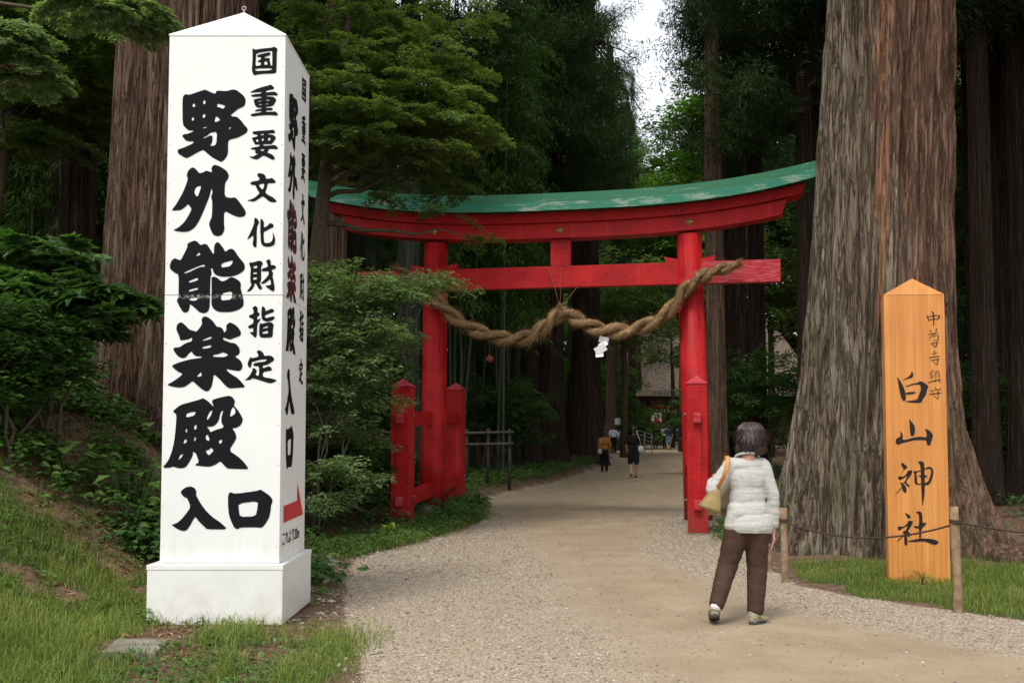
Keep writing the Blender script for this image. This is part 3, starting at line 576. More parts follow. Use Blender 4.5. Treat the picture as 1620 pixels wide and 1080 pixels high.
# nail heads along the panel edges
m = MB()
for zz in np.arange(.6, 4.55, .31):
    for xx in (TX0+.018, TX1-.018): m.sph((xx, TY0-.001, zz), (.004,.002,.004), sub=1)
P(m, 'nail', M['steel_bolt'], pil)['kind'] = 'stuff'
def ffront(x, y, o): z = zat(y, 7.5); return (xat(x, 7.5, z), TY0-.003-o, z)
P2 = lambda o, par: child_at(o, par)
P2(lettering('front_lettering', [(k, ffront) for k in ('ya','soto','nou','gaku','den','iri','kuchi','kuni','jyu','you','bun','ka','zai','shi','tei')], M['ink'], pil), pil)
def fside(key, u0, u1, y0, y1, d):
    bx0, bx1, by0, by1 = bbox(key); z0, z1 = zat(y0, d), zat(y1, d)
    return lambda x, y, o: (TX1+.003+o, TY0+(u0+(x-bx0)/(bx1-bx0)*(u1-u0))*.90, z0+(y-by0)/(by1-by0)*(z1-z0))
big = [('ya',148,235),('soto',240,312),('nou',316,398),('gaku',402,478),('den',482,558),('iri',583,657),('kuchi',672,742)]
sm = [('kuni',121,160),('jyu',179,226),('you',240,286),('bun',305,352),('ka',365,412),('zai',430,475),('shi',490,540),('tei',566,608)]
it = [(k, fside(k, .13 if k != 'kuchi' else .18, .52 if k != 'kuchi' else .48, a, b, 7.75)) for k, a, b in big if k not in ('nou','gaku')] + [(k, fside(k, .66, .85, a, b, 8.15)) for k, a, b in sm]
P2(lettering('side_lettering', it, M['ink'], pil), pil)
P2(lettering('repainted_side_lettering', [(k, fside(k, .13, .52, a, b, 7.75)) for k, a, b in big if k in ('nou','gaku')], M['inkred'], pil), pil)['label'] = 'black characters with red paint showing through'
m = MB()
pts = [(.13,.775),(.905,.785),(.66,1.058),(.66,.913),(.13,.905)]
m.add([(TX1+.004, TY0+u*.9, z) for u, z in pts], [(0,1,2,3,4)]); P(m, 'red_arrow', M['arrow'], pil)
fc = bpy.data.curves.new('t', 'FONT'); fc.body = 'これより20m'; fc.offset = .012; fo = bpy.data.objects.new('t', fc); COL.objects.link(fo)
bpy.context.view_layer.update()
fm = bpy.data.meshes.new_from_object(fo.evaluated_get(bpy.context.evaluated_depsgraph_get())); bpy.data.objects.remove(fo)
co = np.empty(len(fm.vertices)*3); fm.vertices.foreach_get('co', co); co = co.reshape(-1,3)
x0, x1, z0, z1 = co[:,0].min(), co[:,0].max(), co[:,1].min(), co[:,1].max()
nc = np.stack([np.full(len(co), TX1+.004), TY0+(.10+(co[:,0]-x0)/(x1-x0)*.66)*.9, .60+(co[:,1]-z0)/(z1-z0)*.105], -1)
fm.vertices.foreach_set('co', nc.ravel()); fm.materials.clear(); fm.update()
P2(link('distance_note', fm, M['ink']), pil)

# ------------------------------------------------------------ orange wooden sign
SX, SY = 3.92, 9.5; SW = .576
sg = empty('wooden_sign', (SX, SY, 0), R(-4), 'upright orange varnished plank sign with black brush writing, standing before the giant cedar', 'sign')
m = MB(); t_ = .085; zs = zat(466, 9.5)
m.box(-SW/2, SW/2, 0, t_, -.35, zs, .004); m.build('board', M['signwood'], sg)
m = MB(); vs = [(-SW/2-.004,-.003,zs),(SW/2+.004,-.003,zs),(SW/2+.004,t_+.003,zs),(-SW/2-.004,t_+.003,zs),(0,t_*.5,zs+.165)]
m.add(vs, [(0,1,4),(1,2,4),(2,3,4),(3,0,4),(3,2,1,0)]); m.build('pointed_top', M['signwood'], sg)
def fsign(x, y, o): return (-SW/2+(x-(1397+(y-465)*5/460))/94*SW, -.003-o, zat(y, 9.5))
lettering('large_lettering', [(k, fsign) for k in ('shiro','yama','kami','yashiro')], M['ink2'], sg)
lettering('small_lettering', [(k, fsign) for k in ('naka','son','tera','chin','mori')], M['ink2'], sg)

# ------------------------------------------------------------ stakes and their rope
def stake(px, dep, top, lab, lean=0, r=.036):
    x = xat(px, dep); z = Hs(x, dep); h = zat(top, dep)-z
    o = empty('wooden_stake', (x, dep, z), 0, lab, 'stake', 'stakes along the path edge')
    m = MB(); n = 9; pts = [(lean*t+.006*math.sin(5*t+px), .004*math.cos(7*t), -.15+(h+.15)*t) for t in np.linspace(0,1,n)]
    m.tube(pts, [r*(1+.06*math.sin(11*t+px)) for t in np.linspace(0,1,n)], 12); m.build('pole', M['stake'], o)
    m = MB(); zr = h-.13
    for k in range(3): m.tube([(lean*.9+math.cos(a)*(r+.006), math.sin(a)*(r+.006), zr+k*.011+.004*math.sin(a)) for a in np.linspace(0, 2*math.pi, 15)], .0065, 6, cap=False)
    m.build('rope_binding', M['ropedark'], o)
    return Vector((x+lean*.9, dep-r, z+zr))
A_ = stake(1508, 8.10, 801, 'pale round stake just right of the orange sign')
B_ = stake(1241, 9.75, 803, 'round stake at the grass edge, the taller of the two beside the walking woman', -.03)
C_ = stake(1214, 10.5, 836, 'short stake just behind the right hand of the walking woman', .01, .03)
D_ = stake(1755, 8.9, 815, 'stake')
def ropeline(name, a, b, sag, lab):
    m = MB(); pts = []
    for t in np.linspace(0,1,24):
        p = a.lerp(b, t); p.z -= sag*4*t*(1-t); pts.append(p)
    m.tube(pts, .008, 6); tag(m.build(name, M['ropedark']), lab, 'rope', 'ropes strung between the stakes')
ropeline('barrier_rope', B_, A_+Vector((0,-.01,0)), .14, 'dark sagging rope strung across the front of the orange sign')
ropeline('barrier_rope', A_+Vector((0,-.012,.008)), D_, .06, 'dark rope running off to the right from the stake beside the sign')
bpy.data.objects.remove([o for o in bpy.data.objects if o.get('label') == 'stake'][0].children[0]) if False else None
for o in [o for o in bpy.data.objects if o.get('label') == 'stake']: o['label'] = 'stake farthest right, holding the rope end beyond the giant cedar'

# ------------------------------------------------------------ torii
TC = Vector((.84, 16.65, 0)); TYAW = math.atan2(-.80, 4.42)
tor = empty('torii_gate', TC, TYAW, 'large red shrine gate with a green curved top beam over the path', 'shrine gate')
def sori(u): return .43*(abs(u)/4.4)**2.9
def sweep(u0, u1, n, prof, slant=0.0, rise=1.0):
    """prof: list of (v, z); ends lean outward by slant per metre of height"""
    m = MB(); k = len(prof); zm = min(z for v, z in prof); vs = []; fs = []
    for i in range(n+1):
        u = u0+(u1-u0)*i/n; e = (u/abs(u0) if u < 0 else u/abs(u1))**3 if i in (0, n) or True else 0
        for v, z in prof: vs.append((u+slant*(z-zm)*abs(e)*(1 if u > 0 else -1), v, z+sori(u)*rise))
    for i in range(n):
        for j in range(k): a = i*k+j; b = i*k+(j+1)%k; fs.append((a, b, b+k, a+k))
    fs.append(tuple(range(k))[::-1]); fs.append(tuple(n*k+j for j in range(k)))
    m.add(vs, fs); return m
ZS0, ZS1 = 4.795, 5.05
sweep(-3.80, 3.66, 40, [(-.17,ZS0),(.17,ZS0),(.17,ZS1),(-.17,ZS1)], .30).build('lower_lintel', M['red'], tor)
sweep(-4.12, 3.98, 40, [(-.235,ZS1+.003),(.235,ZS1+.003),(.27,5.215),(-.27,5.215)], .35).build('upper_lintel', M['red'], tor)
sweep(-4.40, 4.22, 48, [(-.46,5.220),(.46,5.220),(.46,5.345),(.10,5.585),(-.10,5.585),(-.46,5.345)], .4).build('green_roof', M['green'], tor)
sweep(-4.36, 4.17, 48, [(-.49,5.200),(-.463,5.200),(-.463,5.340),(-.49,5.340)], .4).build('roof_edge_board', M['greenlip'], tor)
sweep(-4.36, 4.17, 48, [(.463,5.200),(.49,5.200),(.49,5.340),(.463,5.340)], .4).build('roof_edge_board', M['greenlip'], tor)
for s, uu in ((-1,-2.25),(1,2.25)):
    zb = Hs(*( (tor.location + Vector((math.cos(TYAW)*uu, math.sin(TYAW)*uu, 0))).xy ))
    m = MB(); bt, tp = (.02, -.09) if s > 0 else (0, .04)
    m.tube([(uu+bt, 0, zb+.04), (uu+(bt*.8+tp*.2), 0, 1.0), (uu+tp, 0, ZS0-.002)], [.232,.225,.205], 40); c = m.build('pillar', M['redv'], tor)
    m = MB(); m.tube([(uu+bt*.9+tp*.1,0,.86),(uu+bt*.88+tp*.12,0,.872)], [.2285,.2285], 40); q = m.build('sleeve_joint', M['darkwood'], c)
    m = MB(); m.tube([(uu+bt,0,zb-.3),(uu+bt,0,zb+.06)], [.30,.265], 24); m.build('base_stone', M['stone'], tor)
m = MB(); m.box(-3.62,-2.2,-.085,.085,3.96,4.33,.008); m.build('tie_beam_end', M['redfade'], tor)
m = MB(); m.box(2.2,3.63,-.085,.085,3.96,4.33,.008); m.build('tie_beam_end', M['redfade'], tor)
m = MB(); m.box(-2.198,2.198,-.083,.083,3.962,4.327,.006); m.build('tie_beam', M['red'], tor)
for uu in (-2.22, 2.17):
    for s in (-1, 1):
        m = MB(); a = uu+s*.16; b = uu+s*.40
        z0, z1, z2 = 4.333, 4.375, 4.43
        vs = [(a,-.075,z0),(b,-.075,z0),(b+s*.02,-.075,z2),(a,-.075,z1),(a,.075,z0),(b,.075,z0),(b+s*.02,.075,z2),(a,.075,z1)]
        m.add(vs, [(0,1,2,3),(7,6,5,4),(0,4,5,1),(1,5,6,2),(2,6,7,3),(3,7,4,0)]); m.build('wedge', M['red'], tor)
m = MB(); m.box(-.175,.175,-.075,.075,4.331,ZS0-.002,.008); m.build('centre_strut', M['red'], tor)
for uu in (-2.21, 0.0, 2.16):
    m = MB(); c = (uu, -.172, 4.925+sori(uu))
    for rr, dd in ((.062,.012),(.048,.022),(.026,.040)): m.tube([(c[0],c[1]+.004,c[2]),(c[0],c[1]-dd,c[2])], [rr, rr*.86], 20)
    m.build('brass_boss', M['gold'], tor)
# braced side frames: two square posts and two rails per side
for s, uu in ((-1,-2.25),(1,2.25)):
    for vv in (-1.82, 1.72):
        wx, wy = (tor.location + Matrix.Rotation(TYAW,3,'Z') @ Vector((uu, vv, 0))).xy
        zb = Hs(wx, wy); h = .15; tz = 2.20 + (.12 if vv > 0 else 0)
        m = MB(); m.box(uu-h, uu+h, vv-h, vv+h, zb-.25, tz, .012)
        p = m.build('square_post', M['redv'], tor)
        m = MB(); m.add([(uu-h-.012,vv-h-.012,tz),(uu+h+.012,vv-h-.012,tz),(uu+h+.012,vv+h+.012,tz),(uu-h-.012,vv+h+.012,tz),(uu-h-.012,vv-h-.012,tz+.012),(uu+h+.012,vv-h-.012,tz+.012),(uu+h+.012,vv+h+.012,tz+.012),(uu-h-.012,vv+h+.012,tz+.012),(uu,vv,tz+.13)],
            [(0,1,5,4),(1,2,6,5),(2,3,7,6),(3,0,4,7),(4,5,8),(5,6,8),(6,7,8),(7,4,8)]); m.build('post_cap', M['redfade'], p)
        for zz in ((1.70,.44) if vv < 0 else (1.80,.62)):
            for ss in (-1,1): m = MB(); m.tube([(uu+ss*(h+.001),vv,zz+.06),(uu+ss*(h+.045),vv,zz+.06)], .014, 8); m.build('bolt', M['steel_bolt'], p)
        if vv < 0:
            m = MB(); m.box(uu-h-.03, uu+h+.03, vv-h-.02, vv-h+.1, zb-.3, zb+.03, .01); m.build('base_stone', M['stone'], tor)
    for z0, z1 in ((1.70,1.80),(.44,.62)):
        for (va, vb, qa, qb) in ((-1.82+.152, -.17, 0, 1), (.17, 1.72-.152, 0, 1)):
            m = MB(); za = z0+(z1-z0)*(va+1.82)/3.54; zb2 = z0+(z1-z0)*(vb+1.82)/3.54; hh = .115
            vs = [(uu-.06,va,za-hh),(uu+.06,va,za-hh),(uu+.06,va,za+hh),(uu-.06,va,za+hh),(uu-.06,vb,zb2-hh),(uu+.06,vb,zb2-hh),(uu+.06,vb,zb2+hh),(uu-.06,vb,zb2+hh)]
            m.add(vs, [(3,2,1,0),(4,5,6,7),(0,1,5,4),(1,2,6,5),(2,3,7,6),(3,0,4,7)]); m.build('brace_rail', M['red'], tor)
        m = MB(); m.box(uu-.052,uu+.052,-1.82-.152-.085,-1.82-.148,z0-.07,z0+.07,.008); m.build('rail_tenon', M['redfade'], tor)

# ------------------------------------------------------------ straw rope across the gate
def tl(u, v, z): return tor.location + Matrix.Rotation(TYAW,3,'Z') @ Vector((u, v, z))
RW = [(-2.80,4.32,.07),(-2.62,4.20,.09),(-2.30,3.95,.11),(-2.05,3.72,.125),(-1.75,3.42,.135),(-1.40,3.22,.14),(-.95,3.08,.14),(-.55,3.09,.145),(-.30,3.22,.14),(-.02,3.46,.13),(.10,3.50,.13),(.40,3.32,.14),(.75,3.19,.15),(1.15,3.17,.14),(1.50,3.28,.13),(1.75,3.42,.13),(1.98,3.68,.12),(2.15,3.88,.12),(2.40,4.06,.115),(2.70,4.16,.10),(2.92,4.22,.085)]
def crom(K, n):
    K = np.array(K, float); out = []
    for i in range(len(K)-1):
        p0, p1, p2, p3 = K[max(i-1,0)], K[i], K[i+1], K[min(i+2,len(K)-1)]
        for t in np.linspace(0, 1, n, endpoint=False): out.append(.5*((2*p1)+(-p0+p2)*t+(2*p0-5*p1+4*p2-p3)*t*t+(-p0+3*p1-3*p2+p3)*t**3))
    out.append(K[-1]); return np.array(out)
RW = [(a, b, c*.80) for a, b, c in RW]
rc = crom(RW, 16)
rope = empty('straw_rope', tl(0,-.30,3.5), 0, 'thick twisted straw rope slung in two sags across the red gate', 'sacred rope')
PC = np.array([tl(u, -.33, z) for u, z, r in rc])
TT = norm(np.gradient(PC, axis=0)); sl_ = np.concatenate([[0], np.cumsum(np.linalg.norm(np.diff(PC, axis=0), axis=1))])
N1 = norm(np.cross(TT, np.array([0.,0,1]))); N2 = np.cross(N1, TT)
fib = []
for k in range(2):
    a = sl_*8.0 + .8*np.sin(sl_*1.9) + k*math.pi; off = rc[:,2:3]*.60*(np.cos(a)[:,None]*N1+np.sin(a)[:,None]*N2)
    C = PC+off; rad = rc[:,2]*.56*(1+.22*(fbm(sl_*6, k*9.1)-.5)*2)
    m = MB(); m.tube([tuple(p) for p in C], list(rad), 18)
    V = np.array(m.v); V += norm(V-np.repeat(C, 18, 0)[:len(V)])*((fbm(V[:,0]*34, V[:,1]*34, V[:,2]*34, 4)-.5)*.06)[:,None]
    m.v = [tuple(v) for v in V]; o = child_at(m.build('strand', M['rope']), rope)
    # fibres lying along the strand and sticking out
    nf = 3800; ii = rng.integers(1, len(C)-2, nf); th = rng.random(nf)*2*math.pi
    Tk = norm(np.gradient(C, axis=0))[ii]; b1 = norm(np.cross(Tk, np.array([0,0,1.]))); b2 = np.cross(b1, Tk)
    nn = b1*np.cos(th)[:,None]+b2*np.sin(th)[:,None]
    Pf = C[ii]+nn*(rad[ii]*1.04)[:,None]; out = rng.random(nf)**6*.9+.08
    Df = Tk*np.where(rng.random(nf)<.5,1,-1)[:,None]*.9+nn*out[:,None]+(rng.random((nf,3))-.5)*.35; Df[:,2] -= .18*rng.random(nf)
    fib.append((Pf, Df, nn, .06+.15*rng.random(nf)))
Pf, Df, Uf, Lf = [np.concatenate(x) for x in zip(*fib)]
o = child_at(link('straw_fibres', leafmesh('straw_fibres', Pf, Df, Uf, Lf, np.full(len(Lf), .0075), 1, .0, .15), M['straw']), rope); o['kind'] = 'stuff'
m = MB()
ap = Vector(PC[np.argmin(abs(rc[:,0]-.02))])+Vector((0,0,.10))
for (u2, v2) in ((.0,-.10),(.30,-.10),(-.22,-.10)):
    q = tl(u2+.02, v2, 4.30 if u2 != .30 else 4.0); m.tube([ap, ap.lerp(q, .5)+Vector((.01,0,-.01)), q], .006, 5)
for k in range(14):
    a = 2*math.pi*k/14; m.tube([ap+Vector((.012*math.cos(a),.012*math.sin(a),.08)), ap+Vector((.10*math.cos(a)*(.5+rng.random()),.05*math.sin(a),-.03-.10*rng.random()))], .004, 4)
child_at(m.build('tying_cord', M['straw']), rope)
# end tufts
for Ez, Tz_ in ((PC[-1], TT[-1]), (PC[0], -TT[0])):
    nf = 150; Pt = np.repeat(Ez[None], nf, 0)+(rng.random((nf,3))-.5)*.10; Dt = np.repeat(Tz_[None], nf, 0)+(rng.random((nf,3))-.5)*.9
    child_at(link('rope_end_tuft', leafmesh('rope_end_tuft', Pt-Dt*.04, Dt, np.tile([0,0,1.],(nf,1)), .08+.08*rng.random(nf), np.full(nf,.008)), M['straw']), rope)
# zigzag paper
ic = np.argmin(abs(rc[:,0]-.73)); pc = Vector(PC[ic])+Vector((.0,-.06,-.13))
zz = empty('folded_paper_streamer', pc, TYAW, 'white folded zigzag paper hanging from the straw rope', 'paper streamer')
m = MB()
def sheet(cx, cz, w, h, rot, y, fold):
    Mx = Matrix.Translation((cx, y, cz)) @ Matrix.Rotation(rot, 4, 'Y') @ Matrix.Rotation(fold, 4, 'X')
    for dz in (0, .004):
        m.add([Mx @ Vector(v) for v in ((-w/2,dz,-h/2),(w/2,dz,-h/2),(w/2,dz+.006,h/2),(-w/2,dz+.006,h/2))], [(0,1,2,3)])
sheet(.02,-.045,.16,.11,R(14),.0,R(25)); sheet(.01,-.12,.15,.09,R(-28),-.02,R(-20)); sheet(-.03,-.20,.19,.13,R(-30),-.035,R(12)); sheet(-.05,-.28,.13,.10,R(-6),-.02,R(-18))
m.build('folded_sheets', M['paper'], zz); m = MB(); m.tube([(0,0,.07),(.01,0,-.02)], .004, 5); m.build('thread', M['straw'], zz)
# red straw tassel and hanging stalks
ic = np.argmin(abs(rc[:,0]+1.18)); pc = Vector(PC[ic])+Vector((0,-.02,-.14))
ts = empty('straw_tassel', pc, 0, 'small red and brown straw tassel hanging under the left sag of the rope', 'tassel')
n = 150; Pq = np.tile([0,0,-.20],(n,1))+(rng.random((n,3))-.5)*.04; Dq = np.stack([(rng.random(n)-.5)*1.5,(rng.random(n)-.5)*1.2,-np.ones(n)],-1)
o = link('tuft', leafmesh('tuft', Pq, Dq, np.tile([0,1.,0],(n,1)), .08+.05*rng.random(n), np.full(n,.006)), M['redtassel'], ts)
m = MB(); m.tube([(0,0,.04),(0,0,-.21)], .005, 5); m.build('thread', M['straw'], ts)
# ------------------------------------------------------------ blended bodies
def blob(name, prims, vox, mat, parent, smooth=4, disp=None):
    """prims: ('c',p1,r1,p2,r2) tapered limb / ('e',centre,(rx,ry,rz),rot) ellipsoid; fused into one continuous surface"""
    m = MB()
    for p in prims:
        if p[0] == 'c':
            _, a, ra, b, rb = p; a, b = Vector(a), Vector(b); n = max(4, int((b-a).length/(min(ra,rb)*.5)))
            m.tube([a.lerp(b, t) for t in np.linspace(0,1,n)], list(np.linspace(ra, rb, n)), 16); m.sph(a, ra*.995); m.sph(b, rb*.995)
        else:
            m.sph(p[1], p[2], Euler(p[3]).to_matrix() if len(p) > 3 else None, 3)
    me = bpy.data.meshes.new(name); me.from_pydata(m.v, [], m.f); o = bpy.data.objects.new(name, me); COL.objects.link(o)
    r = o.modifiers.new('r', 'REMESH'); r.mode = 'VOXEL'; r.voxel_size = vox; r.use_smooth_shade = True
    s = o.modifiers.new('s', 'SMOOTH'); s.factor = .5; s.iterations = smooth
    bpy.context.view_layer.update()
    nm = bpy.data.meshes.new_from_object(o.evaluated_get(bpy.context.evaluated_depsgraph_get()))
    bpy.data.objects.remove(o); nm.name = name
    if disp:
        co = np.empty(len(nm.vertices)*3); nm.vertices.foreach_get('co', co); co = co.reshape(-1,3)
        no = np.empty(len(nm.vertices)*3); nm.vertices.foreach_get('normal', no); no = no.reshape(-1,3)
        co = co+no*disp(co)[:,None]; nm.vertices.foreach_set('co', co.ravel()); nm.update()
    nm.polygons.foreach_set('use_smooth', [True]*len(nm.polygons))
    return link(name, nm, mat, parent)
def cloth(name, col, rough=.85, bs=.25, sc=30): return simple(name, col, rough, .15, sc, bs, .004, .2)
M['skin'] = simple('skin', (.52,.28,.19), .55, .12, 30, .05, .002, .35)
M['hair'] = NT('dark_hair')
def hairmat():
    t = NT('short_dark_hair'); n = t.noise(t.co(scale=(60,60,6)), 2, 5, .6); c = t.ramp(n, [(.3,(.014,.009,.008)),(.55,(.042,.025,.020)),(.78,(.12,.060,.042))])
    t.bsdf(c, .42, t.bump(n, .7, .004), .5); return t.m
M['hair'] = hairmat()
def stripemat():
    t = NT('white_grey_striped_jacket'); sp = t.n('ShaderNodeSeparateXYZ'); v = t.co(); t.l(v, sp.inputs[0])
    wob = t.math('MULTIPLY', t.noise(v, 5, 3), .05)
    z = t.math('ADD', sp.outputs[2], wob); a = t.math('FRACT', t.math('MULTIPLY', z, 19)); b = t.math('FRACT', t.math('MULTIPLY', z, 7.3)); k = t.math('FRACT', t.math('MULTIPLY', sp.outputs[0], 14))
    fz_ = t.math('FRACT', t.math('MULTIPLY', z, 46)); pat = t.noise(t.co(scale=(2,2,22)), 2.0, 3, .6)
    c = t.mix(t.ramp(a, [(.45,0),(.52,.35),(.70,.35),(.78,0)]), (.50,.49,.45), (.34,.35,.325))
    c = t.mix(t.ramp(pat, [(.46,0),(.6,.45)]), c, (.36,.385,.37)); c = t.mix(t.ramp(fz_, [(.6,0),(.7,.25),(.9,.25),(1,0)]), c, (.42,.42,.40))
    c = t.mix(t.ramp(k, [(.84,0),(.88,.28),(.96,.28),(1,0)]), c, (.46,.46,.43))
    h = t.math('ADD', t.noise(v, 16, 5, .6), t.math('MULTIPLY', t.noise(t.co(scale=(3,3,14)), 2, 4), 1.2))
    t.bsdf(c, .8, t.bump(h, .5, .012), .2); return t.m
M['jacket'] = stripemat()
M['trousers'] = cloth('dark_brown_trousers', (.062,.034,.025), .7, .5, 9)
M['shoe'] = simple('grey_trainer', (.34,.31,.24), .7, .3, 30); M['sole'] = simple('dark_sole', (.05,.05,.05), .8, .2, 30)
M['sock'] = cloth('white_sock', (.75,.72,.70)); M['shoetrim'] = simple('yellow_trim', (.45,.42,.06), .6, .1, 30)
M['bag'] = simple('olive_tan_bag', (.30,.22,.085), .6, .2, 12, .3, .006); M['strap'] = simple('orange_tan_leather', (.60,.27,.085), .5, .15, 20)
WY = 7.62; WX = xat(1172, WY)
wz = Hs(WX, WY)
wo = empty('person', (WX, WY, wz), 0, 'woman seen from behind in a striped white jacket and brown trousers, walking toward the gate', 'person')
hd = (.075, .0, 1.44)
fing = []
HB = Vector((.243, .02, .70))
for i, (dx, dy, ln) in enumerate(((-.018,-.030,.060),(-.006,-.014,.070),(.004,.004,.066),(.008,.020,.052))):
    a = HB+Vector((dx*.4-.004, dy, -.082)); b = a+Vector((-.004, .002, -ln*.5)); c = b+Vector((-.016, .004, -ln*.45))
    fing += [('c',a,.0088,b,.0082),('c',b,.0082,c,.0068)]
fing += [('c',HB+Vector((-.012,.026,-.03)),.011,HB+Vector((-.022,.042,-.062)),.009),('c',HB+Vector((-.022,.042,-.062)),.009,HB+Vector((-.026,.040,-.088)),.0075)]
LH = Vector((-.185,.13,1.10))
for i in range(4):
    a = LH+Vector((.0,.03-.018*i,.035)); b = a+Vector((.035,-.004,.012)); c = b+Vector((.012,-.002,-.026)); fing += [('c',a,.0085,b,.008),('c',b,.008,c,.007)]
fing += [('c',LH+Vector((.01,-.03,.01)),.010,LH+Vector((.045,-.035,.03)),.008)]
body = [('e',(.075,.01,1.43),(.074,.092,.108)),('e',(.078,.035,1.385),(.056,.062,.062)),('c',(.065,-.005,1.36),.052,(.045,-.01,1.24),.060),
 ('e',(.085,.108,1.415),(.014,.020,.020)),('e',(.152,.01,1.425),(.010,.020,.030)),('e',(.0,.01,1.425),(.010,.020,.030)),
 ('e',(.045,0,1.08),(.125,.065,.17)),('e',(.04,0,.86),(.12,.07,.13)),
 ('c',(.165,0,1.20),.038,(.240,-.015,.98),.034),('c',(.240,-.015,.98),.034,(.240,.015,.76),.027),('c',(.240,.015,.76),.026,HB,.024),('e',HB+Vector((0,0,-.045)),(.018,.038,.050)),
 ('c',(-.09,0,1.20),.038,(-.218,-.01,1.03),.034),('c',(-.218,-.01,1.03),.034,(-.20,.12,1.07),.028),('e',LH,(.022,.038,.036)),
 ('c',(-.01,0,.76),.075,(-.10,.02,.46),.055),('c',(-.10,.02,.46),.05,(-.205,-.05,.13),.034),('c',(.10,0,.76),.075,(.115,.02,.44),.055),('c',(.115,.02,.44),.05,(.10,0,.10),.034)]+fing
blob('body', body, .0062, M['skin'], wo, 2)
hp = [('e',(.073,-.008,1.468),(.100,.108,.080)),('e',(.070,-.025,1.42),(.112,.085,.075)),('e',(.142,-.005,1.385),(.048,.068,.085),(0,R(-14),0)),('e',(.006,-.008,1.38),(.046,.068,.082),(0,R(14),0)),('e',(.07,.05,1.485),(.08,.07,.05)),('e',(.045,-.055,1.345),(.060,.035,.050)),('e',(.115,-.055,1.345),(.055,.035,.055),(0,R(6),0)),('e',(.155,.02,1.36),(.028,.045,.05))]
def hd_disp(c):
    ang = np.arctan2(c[:,1], c[:,0]-.075)
    return (fbm(ang*6, c[:,2]*5, 0, 5)-.5)*.042+(fbm(ang*22, c[:,2]*6, 0, 8)-.5)*.024
blob('hair', hp, .006, M['hair'], wo, 2, hd_disp)
# loose hair strands round the outline
n = 2600; q = norm(rng.normal(size=(n,3))); q[:,2] = np.abs(q[:,2])*.9-.25; q = norm(q); keepm = ~((q[:,1] > .25) & (q[:,2] < .55)); q = q[keepm]; n = len(q)
keep2 = q[:,2] < .62; q = q[keep2]; n = len(q)
Ph = np.array([.073,-.01,1.445])+q*np.array([.112,.112,.100]); Dh = np.cross(q, np.cross(np.array([.1,.2,1.]), q))*-1+q*.16+rng.normal(size=(n,3))*.18
link('loose_hair', leafmesh('loose_hair', Ph, Dh, q, .05+.05*rng.random(n), np.full(n,.004), 1, 0, .12), M['hair'], wo)['kind'] = 'stuff'
jk = [('e',(.040,0,1.11),(.150,.100,.155)),('e',(.035,-.005,1.215),(.150,.078,.066)),('e',(.045,.0,.98),(.138,.098,.16)),('e',(.050,0,.86),(.155,.112,.13)),('e',(.054,0,.76),(.186,.132,.145)),
 ('c',(-.085,.0,1.22),.058,(.155,.0,1.22),.058),('c',(.168,0,1.205),.062,(.240,-.015,.98),.050),('c',(.240,-.015,.98),.049,(.252,.012,.765),.043),
 ('c',(-.09,0,1.20),.064,(-.222,-.01,1.03),.055),('c',(-.222,-.01,1.03),.054,(-.205,.09,1.075),.044),('c',(-.03,-.02,.86),.09,(-.10,-.03,.76),.045)]
def fold(c):
    a = fbm(c[:,0]*6+c[:,2]*5, c[:,1]*7, c[:,2]*26, 2)-.5; b = fbm(c[:,0]*34, c[:,1]*20, c[:,2]*16, 6)-.5
    hem = np.where(c[:,2] < .76, .004*np.sin(c[:,0]*46+1), 0)
    return a*.011+b*.005+(fbm(c[:,0]*15+c[:,2]*4, c[:,1]*10, c[:,2]*3, 22)-.5)*.022
jo = blob('jacket', jk, .0075, M['jacket'], wo, 3, fold)
# flatten the hem: cut the bottom clean
def cutbelow(o, z, keep_above=True, nrm=(0,0,1), cap=True):
    b = bmesh.new(); b.from_mesh(o.data); bmesh.ops.bisect_plane(b, geom=b.verts[:]+b.edges[:]+b.faces[:], plane_co=(0,0,z), plane_no=nrm, clear_inner=keep_above, clear_outer=not keep_above)
    if cap: bmesh.ops.holes_fill(b, edges=[e for e in b.edges if e.is_boundary], sides=0)
    b.to_mesh(o.data); b.free()
cutbelow(jo, .705, nrm=Vector((.03,0,1)).normalized())
m = MB(); m.tube([(.045+.088*math.cos(a), -.002+.072*math.sin(a), 1.283-.030*math.sin(a)) for a in np.linspace(0, 2*math.pi, 25)], .010, 10, cap=False); m.build('collar', M['jacket'], wo)
tr = [('e',(.05,0,.755),(.150,.105,.095)),('c',(-.025,0,.74),.105,(-.105,.03,.45),.078),('c',(-.105,.03,.45),.078,(-.207,-.045,.165),.062),
 ('c',(.115,0,.74),.105,(.122,.03,.44),.080),('c',(.122,.03,.44),.080,(.098,.0,.115),.066)]
def fold2(c): return (fbm(c[:,0]*9+c[:,2]*9, c[:,1]*9, c[:,2]*13, 12)-.5)*.016+(fbm(c[:,0]*24, c[:,1]*22, c[:,2]*30, 13)-.5)*.005
tro = blob('trousers', tr, .0075, M['trousers'], wo, 3, fold2)
cutbelow(tro, .075, nrm=Vector((0,0,1)))
